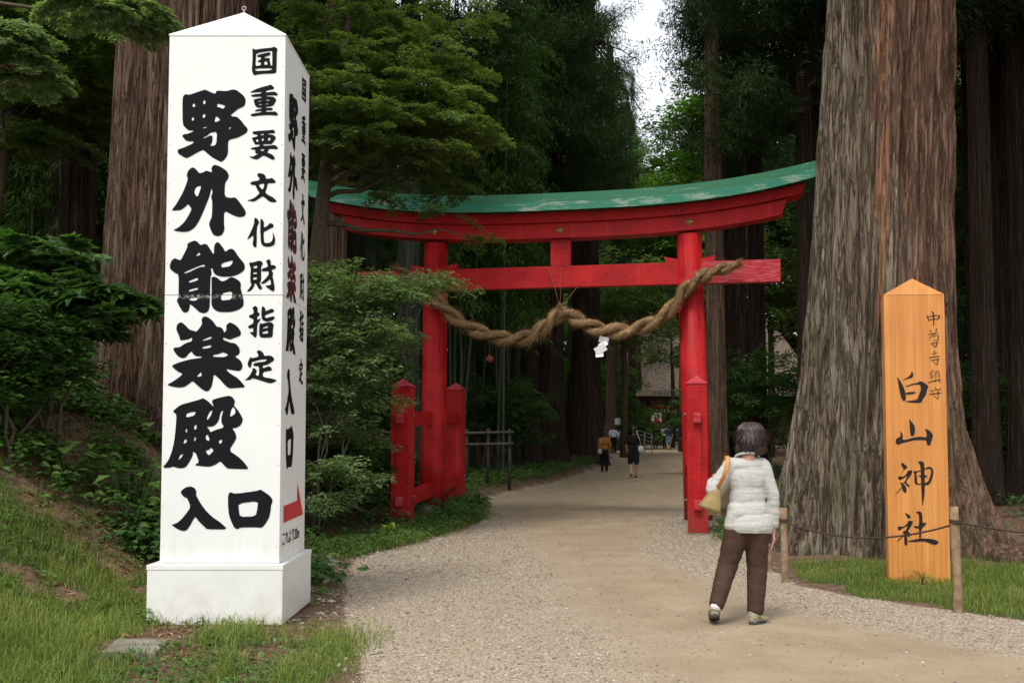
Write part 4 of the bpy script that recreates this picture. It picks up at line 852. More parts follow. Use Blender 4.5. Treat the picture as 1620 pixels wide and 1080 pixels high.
def shoe(name, heel, toe, yawv, lab=None):
    heel, toe = Vector(heel), Vector(toe); d = (toe-heel); L = d.length; d.normalize(); up = Vector((0,0,1)); up = (up-d*up.dot(d)).normalized(); sd = d.cross(up)
    Mx = Matrix((d, sd, up)).transposed()
    def q(x, y, z): return heel+Mx @ Vector((x, y, z))
    rot = Mx.to_euler()
    o = blob(name, [('e',q(.035,0,.042),(.044,.036,.048),rot),('e',q(L*.5,0,.036),(.09,.038,.032),rot),('e',q(L*.78,0,.026),(.065,.045,.026),rot),('c',q(.03,0,.06),.040,q(.03,0,.085),.038)], .006, M['shoe'], wo, 2)
    m = MB(); k = 22; ring = []
    for i in range(k):
        a = 2*math.pi*i/k; xx = L*.5+math.cos(a)*L*.56; w = .040+.010*math.cos(a); ring.append((xx, math.sin(a)*w))
    m.add([q(x, y, -.004) for x, y in ring]+[q(x, y, .018) for x, y in ring], [tuple(range(k))[::-1], tuple(k+i for i in range(k))]+[(i,(i+1)%k,k+(i+1)%k,k+i) for i in range(k)])
    m.build('sole', M['sole'], o)
    m = MB()
    for s in (-1,1): m.tube([q(.0,s*.034,.05), q(.05,s*.040,.062), q(L*.5,s*.040,.040), q(L*.72,s*.042,.03)], .005, 6)
    m.build('trim', M['shoetrim'], o)
    return o
shoe('shoe', (-.235,-.10,.075), (-.205,.10,.01), 0); shoe('shoe', (.050,-.035,.006), (.185,.085,.006), 0)
m = MB(); m.tube([(-.228,-.07,.12),(-.215,-.055,.18)], .040, 14); m.build('sock', M['sock'], wo)
m = MB(); m.tube([(.078,-.015,.07),(.09,-.005,.12)], .042, 14); m.build('sock', M['sock'], wo)
# shoulder bag
bo = empty('shoulder_bag', (WX-.25, WY-.03, wz+.93), 0, 'olive tan shoulder bag with an orange strap carried by the woman', 'handbag')
def bagd(c): return (fbm(c[:,0]*18, c[:,1]*18, c[:,2]*14, 3)-.5)*.014
m = MB(); kk = 28; rows = 16; vs = []; fs = []
for r_ in range(rows+1):
    t = r_/rows; hw = (.088*(1-t)**.75+.016)*min(1, (t/.10)**.5 if t < .10 else 1); dp = (.050*(1-t)**.6+.018)*min(1, (t/.12)**.5 if t < .12 else 1)
    for k_ in range(kk):
        a = 2*math.pi*k_/kk; ca, sa = math.cos(a), math.sin(a); w_ = 1+.10*(vn(ca*2.5+5, sa*2.5, t*5, 4)-.5)*2
        vs.append((-.035+.095*t+math.copysign(abs(ca)**.8, ca)*hw*w_ , math.copysign(abs(sa)**.7, sa)*dp*w_*1.25, -.125+.245*t-.035*ca*(1-t)))
for r_ in range(rows):
    for k_ in range(kk): a = r_*kk+k_; b = r_*kk+(k_+1)%kk; fs.append((a,b,b+kk,a+kk))
fs.append(tuple(range(kk))[::-1]); fs.append(tuple(rows*kk+k_ for k_ in range(kk)))
m.add(vs, fs, True); b_ = m.build('bag_body', M['bag'], bo)
m = MB(); m.tube([(-.035+.095*.80+math.cos(a)*.042, math.sin(a)*.042, .071-.006*math.cos(a)) for a in np.linspace(0, 2*math.pi, 19)], .006, 6, cap=False); m.build('bag_rim', M['strap'], bo)
for c_ in bo.children:
    for v_ in c_.data.vertices: v_.co = Vector((v_.co.x*.84+.012, v_.co.y*.84, v_.co.z*.84+.035))
m = MB(); pth = crom([(.055,-.03,.12),(.075,-.075,.17),(.095,-.110,.235),(.110,-.105,.300),(.128,-.05,.348),(.135,.03,.345),(.13,.09,.28),(.07,.09,.13)], 6)
for s in (-1,0,1): m.tube([tuple(p+np.array([s*.010,0,0])) for p in pth], .0075, 8)
m.build('strap', M['strap'], bo)
m = MB()
for k in range(2): m.tube([(.05+.03*k+.014*math.cos(a), -.02-.02*k, .125+.04*k+.014*math.sin(a)) for a in np.linspace(0,2*math.pi,12)], .003, 5, cap=False)
m.build('strap_ring', M['metal'], bo)

# ------------------------------------------------------------ far visitors
def visitor(px, dep, h, lab, top, bottom, shorts=False, bag=None, stride=.12, rz=0, sleeve='long', bend=0, skirt=False):
    x = xat(px, dep); o = empty('person', (x, dep, Hs(x, dep)), rz, lab, 'person')
    k = h/1.7; v = .012 if dep < 50 else .018
    def s(p): return tuple(c*k for c in p)
    sh = 1.38; bl = bend
    hips = (0,0,.90)
    def tp(x, y, z): # torso lean
        dz = z-.95; return s((x, y+math.sin(bl)*dz if dz > 0 else y, .95+math.cos(bl)*dz if dz > 0 else z))
    arms = [('c',tp(-.19,0,1.36),.05*k,tp(-.24,.0,1.10),.042*k),('c',tp(-.24,0,1.10),.038*k,tp(-.20,.10,.90),.028*k),('e',tp(-.195,.12,.86),(.02*k,.03*k,.045*k)),
            ('c',tp(.19,0,1.36),.05*k,tp(.25,.0,1.10),.042*k),('c',tp(.25,0,1.10),.038*k,tp(.24,.06,.88),.028*k),('e',tp(.24,.07,.83),(.02*k,.03*k,.045*k))]
    for sx in (-1,1):
        for i in range(4): arms.append(('c',tp(sx*.215,.04+.02*i,.82),.009*k,tp(sx*.205,.04+.02*i,.75),.008*k))
    st = stride
    legs = [('c',s((-.085,0,.88)),.09*k,s((-.095,st*.4,.48)),.058*k),('c',s((-.095,st*.4,.48)),.054*k,s((-.095,-st,.09)),.036*k),('c',s((.085,0,.88)),.09*k,s((.095,.0,.48)),.058*k),('c',s((.095,.0,.48)),.054*k,s((.095,st,.08)),.036*k)]
    blob('body', [('e',tp(0,.0,1.60),(.075*k,.09*k,.11*k)),('e',tp(0,.09,1.58),(.013*k,.02*k,.02*k)),('c',tp(0,0,1.52),.05*k,tp(0,0,1.40),.055*k),('e',tp(0,0,1.22),(.15*k,.10*k,.2*k)),('e',s((0,0,.96)),(.14*k,.10*k,.13*k))]+arms+legs, v, M['skin'], o, 2)
    blob('hair', [('e',tp(0,-.015,1.625),(.09*k,.105*k,.10*k)),('e',tp(0,-.05,1.56),(.08*k,.06*k,.09*k))], .012, M['hair'], o, 2)
    sl_ = [('c',tp(-.19,0,1.36),.062*k,tp(-.235,.0,1.14),.058*k),('c',tp(.19,0,1.36),.062*k,tp(.245,.0,1.14),.058*k)]
    if sleeve == 'long': sl_ += [('c',tp(-.24,0,1.10),.055*k,tp(-.205,.09,.93),.042*k),('c',tp(.25,0,1.10),.055*k,tp(.24,.055,.92),.042*k)]
    blob('shirt', [('e',tp(0,0,1.25),(.185*k,.125*k,.20*k)),('c',tp(-.14,0,1.37),.06*k,tp(.14,0,1.37),.06*k),('e',s((0,0,1.00)),(.165*k,.125*k,.14*k))]+sl_, v, top, o, 2)
    if skirt: blob('skirt', [('c',s((0,0,.95)),.15*k,s((0,.0,.62)),.20*k)], v, bottom, o, 2)
    elif shorts: blob('shorts', [('e',s((0,0,.90)),(.165*k,.125*k,.12*k)),('c',s((-.085,0,.85)),.11*k,s((-.10,st*.35,.52)),.092*k),('c',s((.085,0,.85)),.11*k,s((.10,0,.52)),.092*k)], v, bottom, o, 2)
    else: blob('trousers', [('e',s((0,0,.90)),(.16*k,.12*k,.12*k)),('c',s((-.085,0,.85)),.10*k,s((-.095,st*.4,.48)),.075*k),('c',s((-.095,st*.4,.48)),.075*k,s((-.095,-st,.10)),.055*k),('c',s((.085,0,.85)),.10*k,s((.095,0,.48)),.075*k),('c',s((.095,0,.48)),.075*k,s((.095,st,.10)),.055*k)], v, bottom, o, 2)
    for sx, yy, lift in ((-1,-st,.05 if st > .1 else 0),(1,st,0)):
        blob('shoe', [('e',s((sx*.095,yy+.05,.045+lift)),(.045*k,.12*k,.042*k),(R(-18) if lift else 0,0,0))], .012, M['sole'], o, 2)
    if bag is not None:
        b = empty('shoulder_bag', o.location, rz, bag[1], 'handbag')
        blob('bag_body', [('e',s(bag[0]),(.10*k,.06*k,.12*k))], .012, bag[2], b, 2)
        m = MB(); c = Vector(s(bag[0])); m.tube([c+Vector((0,0,.1)), c+Vector((.05*(-1 if c.x > 0 else 1),-.07,.35)), Vector(s((.12*(1 if c.x > 0 else -1), -.02, 1.44)))], .012, 6); m.build('strap', bag[2], b)
    return o
black = cloth('black_cloth', (.012,.012,.015)); navy = cloth('navy_cloth', (.02,.025,.05)); orange = cloth('orange_knit', (.42,.17,.035)); white = cloth('white_cloth', (.70,.72,.76)); denim = cloth('blue_denim', (.13,.20,.33)); greyc = cloth('pale_grey_canvas', (.50,.51,.50)); lb = cloth('pale_blue_cloth', (.40,.50,.60))
visitor(956, 38.5, 1.60, 'distant visitor in an orange top and black trousers walking away up the path', orange, black, stride=.06, bag=((-.20,-.08,.86), 'small pale bag at the hip of the visitor in orange', greyc))
visitor(1002, 33.5, 1.74, 'distant man all in black with knee length shorts walking away up the path', black, black, True, stride=.14, sleeve='short', bag=((.24,-.05,.95), 'grey bag on the arm of the man in black shorts', greyc))
visitor(971, 55, 1.62, 'far visitor in a white shirt bending forward near the paper notice', white, black, bend=R(38), stride=.05)
visitor(985, 57, 1.55, 'far visitor in pale blue clothes beside the one bending forward', lb, greyc, stride=.05, sleeve='short')
visitor(1037, 66, 1.66, 'far visitor in dark clothes standing below the little red canopy sign', black, navy, stride=.05)
visitor(1052, 65, 1.64, 'far visitor in a white top with a dark backpack in the pair by the steps', white, black, stride=.16, sleeve='short', bag=((.0,-.17,1.22), 'dark backpack worn by the far visitor in white', black))
visitor(1058, 63, 1.60, 'far visitor in black with bare legs in the pair by the steps', navy, denim, True, stride=.14, sleeve='short')
visitor(1075, 70, 1.62, 'far visitor in pale blue top and denim shorts beside the gate pillar', lb, denim, True, stride=.04, sleeve='short')
# ------------------------------------------------------------ trunks
def trunk(name, base, top, r0, r1, mat, parent=None, nth=64, nz=60, flare=.35, fh=1.2, ridges=10, depth=.05, lobes=(), seed=0, streak=None, cap=False):
    """a tapered trunk with fluted bark as real relief; lobes = (angle, width, reach) buttress roots"""
    th = np.linspace(0, 2*math.pi, nth, endpoint=False); t = np.linspace(0, 1, nz)**1.25
    T, Tz = np.meshgrid(th, t); base = np.array(base, float); top = np.array(top, float)
    h = np.linalg.norm(top-base); zz = Tz*h
    rr = (r0+(r1-r0)*Tz)*(1+flare*np.exp(-zz/fh))
    for (a, w, reach) in lobes:
        d = (T-a+math.pi) % (2*math.pi)-math.pi; rr = rr+reach*np.exp(-(d/w)**2)*np.exp(-zz/(min(fh,1.6)*.6))
    cx, sx = np.cos(T), np.sin(T)
    tw = zz*.04
    g1 = np.abs(fbm(cx*ridges*.8+tw, sx*ridges*.8, zz*.20, seed, 3)-.5)*2
    g2 = np.abs(fbm(cx*ridges*2.3, sx*ridges*2.3+tw, zz*.75, seed+7, 3)-.5)*2
    g3 = fbm(cx*ridges*3, sx*ridges*3, zz*2.2, seed+9, 3)-.5
    low = fbm(cx*1.1, sx*1.1, zz*.12, seed+3, 3)-.5; mid = fbm(cx*3.2, sx*3.2, zz*.10, seed+4, 2)-.5
    rr = rr*(1+low*.14+mid*.13)-depth*1.3*np.exp(-(g1/.13)**2)-depth*.6*np.exp(-(g2/.16)**2)+depth*.5*g3
    ctr = base+(top-base)*Tz[...,None]
    V = ctr+np.stack([cx*rr, sx*rr, np.zeros_like(rr)], -1)
    idx = np.arange(nth*nz).reshape(nz, nth); nx_ = np.roll(idx, -1, 1)
    Fq = np.stack([idx[:-1], nx_[:-1], nx_[1:], idx[1:]], -1).reshape(-1,4)
    at = None
    if streak:
        s = np.zeros_like(T)
        for (a, w, z0, z1) in streak:
            d = (T-a-.03*np.sin(zz*1.7)+math.pi) % (2*math.pi)-math.pi
            s = np.maximum(s, sstep((w-np.abs(d))/(.25*w)+.5)*sstep((zz-z0)/.5)*sstep((z1-zz)/.5))
        at = dict(streak=s)
    else: at = dict(streak=np.zeros_like(T))
    return link(name, npmesh(name, V, Fq, True, attr=at), mat, parent)

# giant cedar on the right, standing in front of the gate
gx_, gy_ = 4.47, 12.35
gt = empty('giant_cedar', (gx_, gy_, 0), 0, 'giant cedar with grey fluted bark and an orange bark streak, right of the gate', 'tree')
toc = math.atan2(-gy_, -gx_)     # the side that faces the path's foot
trunk('trunk', (0,0,-.3), (1.05,.35,16), .86, .72, M['bark_giant'], gt, 460, 460, .34, 2.2, 9, .07,
      [(toc-1.35,.34,.40),(toc-.75,.18,.30),(toc-.15,.25,.22),(toc+.55,.22,.30),(toc+1.15,.22,.6),(toc+1.6,.20,1.0),(toc+2.9,.5,.5),(toc-2.2,.4,.4)], 5,
      [(toc-.07,.11,4.1,14),(toc-.0,.05,2.9,8),(toc+.50,.045,1.6,4.6),(toc+.33,.03,4.2,6.5)])
gx2, gy2 = -4.27, 12.3; gz2 = Hs(gx2, gy2)
lt = empty('old_cedar', (gx2, gy2, gz2), 0, 'thick reddish cedar rising behind the white sign pillar on the left bank', 'tree')
trunk('trunk', (0,0,-.5), (.30,.2,15), .90, .76, M['bark_left'], lt, 300, 300, .25, .9, 8, .05, [(-2.2,.4,.25),(-.6,.35,.65),(-1.3,.3,.2),(2,.5,.4)], 17)

# ------------------------------------------------------------ crowns
def cedar_crown(seed, h0, h1, rad, nb, leafL=.16, keep=1.0):
    """limbs that end in clumps of short needle tufts; gaps between the clumps"""
    C, RD = [], []
    for b in range(nb):
        k = rng.random()**1.15; z = h0+(h1-h0)*k; a = rng.random()*6.28; L = rad*(1-.72*k)*(.55+.6*rng.random()); npf = 3+int(L*1.6)
        for i in range(npf):
            t = .3+.7*(i+rng.random())/npf; aa = a+(rng.random()-.5)*.35
            C.append((math.cos(aa)*L*t, math.sin(aa)*L*t, z-.22*L*t+.25*L*t*t+(rng.random()-.5)*.3)); RD.append(.28+.34*rng.random())
    C = np.array(C); RD = np.array(RD); k = 66; m = len(C)
    p = norm(rng.normal(size=(m,k,3)))*(rng.random((m,k,1))**.4); P = (C[:,None]+p*RD[:,None,None]*np.array([1,1,.62])).reshape(-1,3)
    D = (p+rng.normal(size=(m,k,3))*.45+np.array([0,0,-.12])).reshape(-1,3); U = rng.normal(size=(m*k,3))*.7+np.array([0,0,1.])
    L = leafL*(.6+.8*rng.random(m*k)); r = np.repeat(.45*rng.random(m), k)+.55*rng.random(m*k)
    return leafmesh('cedar_crown', P, D, U, L, L*.22, 1, .03, .15, r)
def branches(seed, h0, h1, rad, n, trunk_r):
    m = MB(); q = random.Random(seed)
    for i in range(n):
        z = h0+(h1-h0)*q.random(); a = q.random()*2*math.pi; L = rad*(1-.7*(z-h0)/(h1-h0))*.75
        pts = [(math.cos(a)*L*t, math.sin(a)*L*t, z-.15*L*t*t-.1*math.sin(t*3)) for t in np.linspace(.05,1,5)]
        m.tube(pts, [.05,.04,.03,.02,.008], 5)
    me = bpy.data.meshes.new('limbs'); me.from_pydata(m.v, [], m.f); me.materials.append(M['bark_far']); return me
CR = []
for s, (h0, h1, rad, nb) in enumerate([(12,26,3.6,190),(10,24,3.4,180),(14,28,4.0,200)]):
    me = cedar_crown(s, h0, h1, rad, nb, .17); me.materials.append(M['leaf_cedar']); CR.append((me, branches(s, h0, h1, rad, 46, .2)))
trunk_mesh = {}
def far_trunk(kind, mat):
    if kind not in trunk_mesh:
        o = trunk('trunk', (0,0,-.6), (.1,.1,25), 1.0, .62, mat, None, 120, 90, .55, 1.4, 7, .09, [(.5,.4,.35),(2.6,.4,.3),(4.4,.35,.4)], kind); trunk_mesh[kind] = o.data; bpy.data.objects.remove(o)
    return trunk_mesh[kind]
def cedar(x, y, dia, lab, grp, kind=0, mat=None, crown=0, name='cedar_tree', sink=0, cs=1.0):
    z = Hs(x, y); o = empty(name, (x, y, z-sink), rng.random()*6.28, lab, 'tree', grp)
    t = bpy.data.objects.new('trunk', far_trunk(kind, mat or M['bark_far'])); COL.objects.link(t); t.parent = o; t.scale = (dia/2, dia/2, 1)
    if crown is not None:
        for nm, me in zip(('crown', 'limbs'), CR[crown % 3]):
            c = bpy.data.objects.new(nm, me); COL.objects.link(c); c.parent = o; c.scale = (cs, cs, 1)
    return o
G1 = 'cedars of the dark wood'
# trunks one can tell apart (photo column, distance, diameter)
cedar(xat(527,22), 22, .62, 'slim reddish trunk seen just left of the gate above the shrub', G1, 1, M['bark_red'], 1)
cedar(xat(646,24), 24, .60, 'grey mossy trunk directly behind the left gate pillar', G1, 2, M['bark_grey'], 2)
cedar(xat(817,33), 33, .26, 'thin pale trunk at the left edge of the path, left of the dark cedars', G1, 3, M['bark_grey'], None)
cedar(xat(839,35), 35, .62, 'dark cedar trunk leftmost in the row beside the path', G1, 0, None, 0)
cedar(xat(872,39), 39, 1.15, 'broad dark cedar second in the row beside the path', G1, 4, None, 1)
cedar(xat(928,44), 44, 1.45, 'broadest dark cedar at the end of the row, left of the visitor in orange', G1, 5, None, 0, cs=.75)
cedar(xat(906,47), 47, .5, 'mossy narrow cedar squeezed between the two broad dark ones', G1, 2, M['bark_grey'], None)
cedar(xat(981,74), 74, 1.1, 'far trunk standing left of the thatched hall', G1, 0, None, 2, cs=.4)
cedar(xat(1000,72), 72, .6, 'thinner far trunk touching the left end of the thatched hall', G1, 4, None, 2, cs=.3)
cedar(xat(1134,30), 30, .66, 'tall trunk with a peeling orange patch, above the right part of the gate', G1, 1, M['bark_red'], 2, cs=.4)
cedar(xat(1200,33), 33, .62, 'dark trunk behind the gate, second right of the path', G1, 0, None, 0)
cedar(xat(1282,27), 27, .66, 'dark brown trunk touching the left edge of the giant cedar', G1, 4, None, 1)
cedar(xat(1165,38), 38, 1.1, 'broad black trunk behind the right gate pillar', G1, 5, None, 1, cs=.5)
cedar(xat(1560,20), 20, .50, 'dark trunk right of the giant cedar', G1, 0, None, 0)
cedar(xat(1615,26), 26, .7, 'dark trunk at the right edge of the wood', G1, 4, None, 2)
cedar(xat(968,60), 60, .7, 'far cedar left of the sky gap', G1, 0, None, 1, cs=.8)
cedar(xat(1010,82), 82, .7, 'far cedar below the left part of the sky gap', G1, 4, None, 0, cs=.8)
cedar(xat(1092,88), 88, .7, 'far cedar below the right part of the sky gap', G1, 5, None, 1, cs=.8)
pts_ = []
q = random.Random(3)
def ok(x, y):
    if eL(y)-1.2 < x < eR(y)+1.2: return False
    px = 810+x*F/y
    if abs(px-1062) < 60+5.0*F/y: return False
    if 700 < px < 815 and y < 60: return False
    if abs(px-760) < 22+3.4*F/y: return False
    return all((x-a)**2+(y-b)**2 > 7 for a, b in pts_)
tries = 0
while len(pts_) < 74 and tries < 9000:
    tries += 1; y = q.uniform(19, 88); x = q.uniform(-.62*y-3, .62*y+4)
    if ok(x, y): pts_.append((x, y))
for i, (x, y) in enumerate(pts_):
    cedar(x, y, q.uniform(.45,1.05), 'dark cedar among many others deep in the wood behind the gate', 'cedars deep in the wood', (0,4,5,2)[i % 4], M['bark_grey'] if i % 4 == 3 else None, i, cs=q.uniform(.9,1.3))
# extra cedars, mostly out of view, added to roof and shade the near wood
for x, y, c in ((-8.5,19,0),(-9,25,1),(-6.5,27,2),(-13,17,1),(-14,26,0),(10.8,20.5,1),(10.5,17,2),(12,24,0),(9.6,25.5,2),(14.5,19,1)):
    cedar(x, y, .7, 'tall cedar added for shade close behind the front edge of the wood', 'cedars added for shade at the front edge of the wood', 4, None, c, cs=1.25)
# the two great trees carry crowns of their own high above
for par, c, s_ in ((gt, 2, .95), (lt, 0, .85)):
    for nm, me in zip(('crown', 'limbs'), CR[c]):
        o = bpy.data.objects.new(nm, me); COL.objects.link(o); o.parent = par; o.scale = (s_, s_, 1); o.location = (0, .8, 5.0)

# ------------------------------------------------------------ bamboo
CM = []
for s in range(2):
    m = MB(); n = 30; z = np.linspace(-.3, 15, n); qq = random.Random(s)
    bx = np.cumsum([qq.uniform(-.04,.05) for _ in z]); 
    pts = []; rad = []
    for i in range(n):
        for dz, k in ((0,1.0),(.03,1.13),(.06,.97)): pts.append((bx[i]*.5, .02*i, z[i]+dz)); rad.append((.052-.0011*i)*k)
    m.tube(pts, rad, 8); me = bpy.data.meshes.new('culm'); me.from_pydata(m.v, [], m.f); me.polygons.foreach_set('use_smooth', [True]*len(me.polygons)); me.materials.append(M['culm'])
    nb = 70; zz = 5+9.5*rng.random(nb); yaw = rng.random(nb)*6.28
    lm = scatter_fronds('bamboo_foliage', np.stack([np.cos(yaw)*.1, .25+np.sin(yaw)*.1, zz], -1), yaw, -.1-.5*rng.random(nb), .9+.9*rng.random(nb), FR_M, .17, .032, 1, droop=.3); lm.materials.append(M['leaf_bamboo'])
    CM.append((me, lm))
def bamboo(x, y, i, lab, grp):
    o = empty('bamboo', (x, y, Hs(x, y)), q.random()*6.28, lab, 'bamboo', grp); o.rotation_euler = (q.uniform(-.05,.05), q.uniform(-.05,.05), q.random()*6.28)
    for nm, me in zip(('culm', 'foliage'), CM[i % 2]):
        c = bpy.data.objects.new(nm, me); COL.objects.link(c); c.parent = o
for i in range(64):
    y = q.uniform(23, 40); px = q.uniform(-60, 170); bamboo(xat(px, y), y, i, 'slender dark bamboo stem in the grove left of the old cedar', 'bamboo grove on the left')
for i in range(46):
    y = q.uniform(26, 44); px = q.uniform(700, 812); bamboo(xat(px, y), y, i, 'slender dark bamboo stem seen through the gate left of the path', 'bamboo seen through the gate')

# ------------------------------------------------------------ broadleaf trees and shrubs
def fol(name, blobs, fr, leafL, leafW, mat, parent, lobes=1, dens=1.0, flat=.28, pitch=(-.25,.15), outward=True, droop=.1, keep=1.0, sc=None):
    O, Y, Pt, Sc = [], [], [], []
    for (c, r, n) in blobs:
        n = int(n*dens); rr = np.array(r if hasattr(r, '__len__') else (r, r, r*flat)); p = rng.normal(size=(n,3)); p = norm(p)*(rng.random((n,1))**.45)
        O.append(np.array(c)+p*rr); Y.append(np.where(rng.random(n) < .7, np.arctan2(p[:,1], p[:,0]), rng.random(n)*6.28)); Pt.append(pitch[0]+(pitch[1]-pitch[0])*rng.random(n)); Sc.append((sc or min(rr[0], .8)*.55)*(.7+.6*rng.random(n)))
    O, Y, Pt, Sc = map(np.concatenate, (O, Y, Pt, Sc))
    o = link(name, scatter_fronds(name, O, Y, Pt, Sc, fr, leafL, leafW, lobes, roll=(rng.random(len(O))-.5)*.7, keep=keep, droop=droop), mat, parent); return o
def limb(m, a, b, r0, r1, seed, wig=.12, n=7):
    a, b = Vector(a), Vector(b); qq = random.Random(seed); L = (b-a).length; pts = []
    for i in range(n):
        t = i/(n-1); p = a.lerp(b, t); w = wig*L*math.sin(math.pi*t)*.5
        pts.append(p+Vector((qq.uniform(-w,w), qq.uniform(-w,w), qq.uniform(-w,w)+w*.6)))
    m.tube(pts, list(np.linspace(r0, r1, n)), 7)
def pp(px, py, d): z = zat(py, d); return (xat(px, d, z), d, z)
# maple whose layered sprays hang over the left end of the gate
mp = empty('maple_tree', (0,0,0), 0, 'maple with layered light green sprays hanging over the left end of the gate', 'tree')
bl = []
for (px, py, d, rx, n) in [(520,25,14.5,.75,60),(600,20,15,.8,60),(690,25,16,.8,50),(480,80,14,.6,50),(560,85,14,.8,75),(640,70,15,.8,70),(700,110,15.5,.7,55),(500,135,13.5,.7,65),(590,135,14,.8,70),(660,150,14.5,.8,75),(540,180,13.5,.8,80),(630,185,14,.9,95),(700,195,14.2,.75,75),(755,200,14.2,.40,24),(500,225,13.5,.6,55),(690,232,14,.55,42),(560,215,13.6,.6,50),
        (625,258,14.2,.6,26),(690,278,14.6,.42,20),(735,297,14.8,.25,7),(650,306,14.6,.35,9),(560,300,14.2,.3,5),(705,335,14.6,.30,9),(738,372,14.8,.2,6)]:
    bl.append((pp(px, py, d), (rx*1.08, rx*.9, rx*.09), n))
fol('crown', bl, FR_M, .056, .018, M['leaf_maple'], mp, 3, .60, pitch=(-.22,.06), sc=.44)
m = MB(); root = (-3.1, 14.8, Hs(-3.1,14.8)-.2)
m.tube([root, (-3.15,14.7,2.0), (-2.9,14.5,4.2), (-2.7,14.4,6.2), (-2.4,14.4,8.0)], [.17,.14,.12,.08,.04], 10)
for i, (px, py, d) in enumerate([(600,20,15),(640,70,15),(700,110,15.5),(590,135,14),(755,205,14.2),(700,235,14),(690,285,14.6),(735,375,14.8),(480,80,14),(520,25,14.5)]):
    s_ = Vector((-2.85,14.5,min(7.5, 2.6+zat(py, d)*.45))); limb(m, s_, pp(px, py, d), .045, .010, i)
m.build('trunk', M['twig'], mp)
# shrub left of the gate
sh = empty('shrub', (0,0,0), 0, 'big leafy pale green shrub growing against the left frame of the gate', 'shrub')
bl = []
for (px, py, d, rx, n) in [(500,475,13.3,.5,60),(560,455,13.4,.6,75),(620,462,13.6,.36,34),(675,452,13.9,.30,24),(708,440,14.0,.16,7),(505,530,13.3,.5,55),(570,515,13.4,.6,60),(608,530,13.7,.28,20),(540,575,13.4,.55,55),(570,590,14.0,.36,30),(500,610,13.3,.45,42),(560,630,13.7,.5,42),(578,640,14.4,.24,14),(510,670,13.5,.4,30),(500,735,13.0,.35,26),(550,755,13.6,.35,24),(520,790,12.8,.28,16),(548,690,14.0,.3,18),(500,430,13.6,.4,28)]:
    bl.append((pp(px, py, d), (rx, rx*.8, rx*.42), n))
fol('foliage', bl, FR_S, .068, .034, M['leaf_shrub'], sh, 1, 1.15, pitch=(-.2,.35), sc=.36)
m = MB(); rb = (-2.75, 13.5, Hs(-2.75,13.5)-.1)
for i, (px, py, d) in enumerate([(560,460,13.4),(500,475,13.3),(680,455,13.9),(540,575,13.4),(620,465,13.6)]):
    limb(m, (rb[0]+.12*math.sin(i*2.1), rb[1]+.1*math.cos(i*3), rb[2]), pp(px, py, d), .018, .006, i+40, .07, 9)
m.build('stems', M['twigpale'], sh)
# understorey masses, each a bush of its own
def bush(name, lab, blobs, fr, lL, lW, mat, lobes=1, stems=4, dens=1.0, grp=None, cat='shrub', pitch=(-.2,.5), sc=None, flat=.28):
    c0 = blobs[0][0]; o = empty(name, (c0[0], c0[1], Hs(c0[0], c0[1])), 0, lab, cat, grp)
    off = Vector(o.location); b2 = [(tuple(Vector(c)-off), r, n) for c, r, n in blobs]
    fol('foliage', b2, fr, lL, lW, mat, o, lobes, dens, pitch=pitch, sc=sc, flat=flat)
    m = MB()
    for i, (c, r, n) in enumerate(b2[:stems+3]): limb(m, (.08*math.sin(i*2), .08*math.cos(i*2), -.15), c, .022, .006, i+int(abs(c0[0])*10), .2)
    m.build('stems', M['twig'], o); return o
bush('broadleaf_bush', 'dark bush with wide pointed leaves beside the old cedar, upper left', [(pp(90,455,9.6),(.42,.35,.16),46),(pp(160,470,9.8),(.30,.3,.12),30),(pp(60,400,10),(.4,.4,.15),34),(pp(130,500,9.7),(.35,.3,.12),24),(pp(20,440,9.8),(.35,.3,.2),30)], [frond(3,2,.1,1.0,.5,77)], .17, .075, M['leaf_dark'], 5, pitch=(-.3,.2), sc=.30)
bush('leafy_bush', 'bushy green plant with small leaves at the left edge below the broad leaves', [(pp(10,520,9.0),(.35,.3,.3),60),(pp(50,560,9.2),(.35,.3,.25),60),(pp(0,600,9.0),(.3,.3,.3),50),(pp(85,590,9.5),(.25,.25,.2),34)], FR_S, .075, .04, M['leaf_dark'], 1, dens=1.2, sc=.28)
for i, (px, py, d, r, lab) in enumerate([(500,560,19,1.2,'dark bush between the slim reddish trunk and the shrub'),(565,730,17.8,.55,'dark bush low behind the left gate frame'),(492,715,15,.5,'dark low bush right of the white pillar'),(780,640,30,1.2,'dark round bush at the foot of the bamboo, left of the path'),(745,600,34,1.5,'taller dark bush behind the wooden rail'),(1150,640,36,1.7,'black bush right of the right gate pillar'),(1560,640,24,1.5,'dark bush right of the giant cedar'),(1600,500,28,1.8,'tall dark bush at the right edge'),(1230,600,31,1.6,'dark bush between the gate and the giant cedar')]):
    c = pp(px, py, d); bush('understorey_bush', lab, [(c,(r,r*.8,r*.7),int(70*r)+40),((c[0]+r*.6,c[1]+.3,c[2]-r*.5),(r*.8,r*.7,r*.6),50),((c[0]-r*.6,c[1],c[2]-r*.4),(r*.8,r*.7,r*.6),50)], FR_S, .13, .06, M['leaf_dark'], 1, sc=.6, grp='understorey bushes')
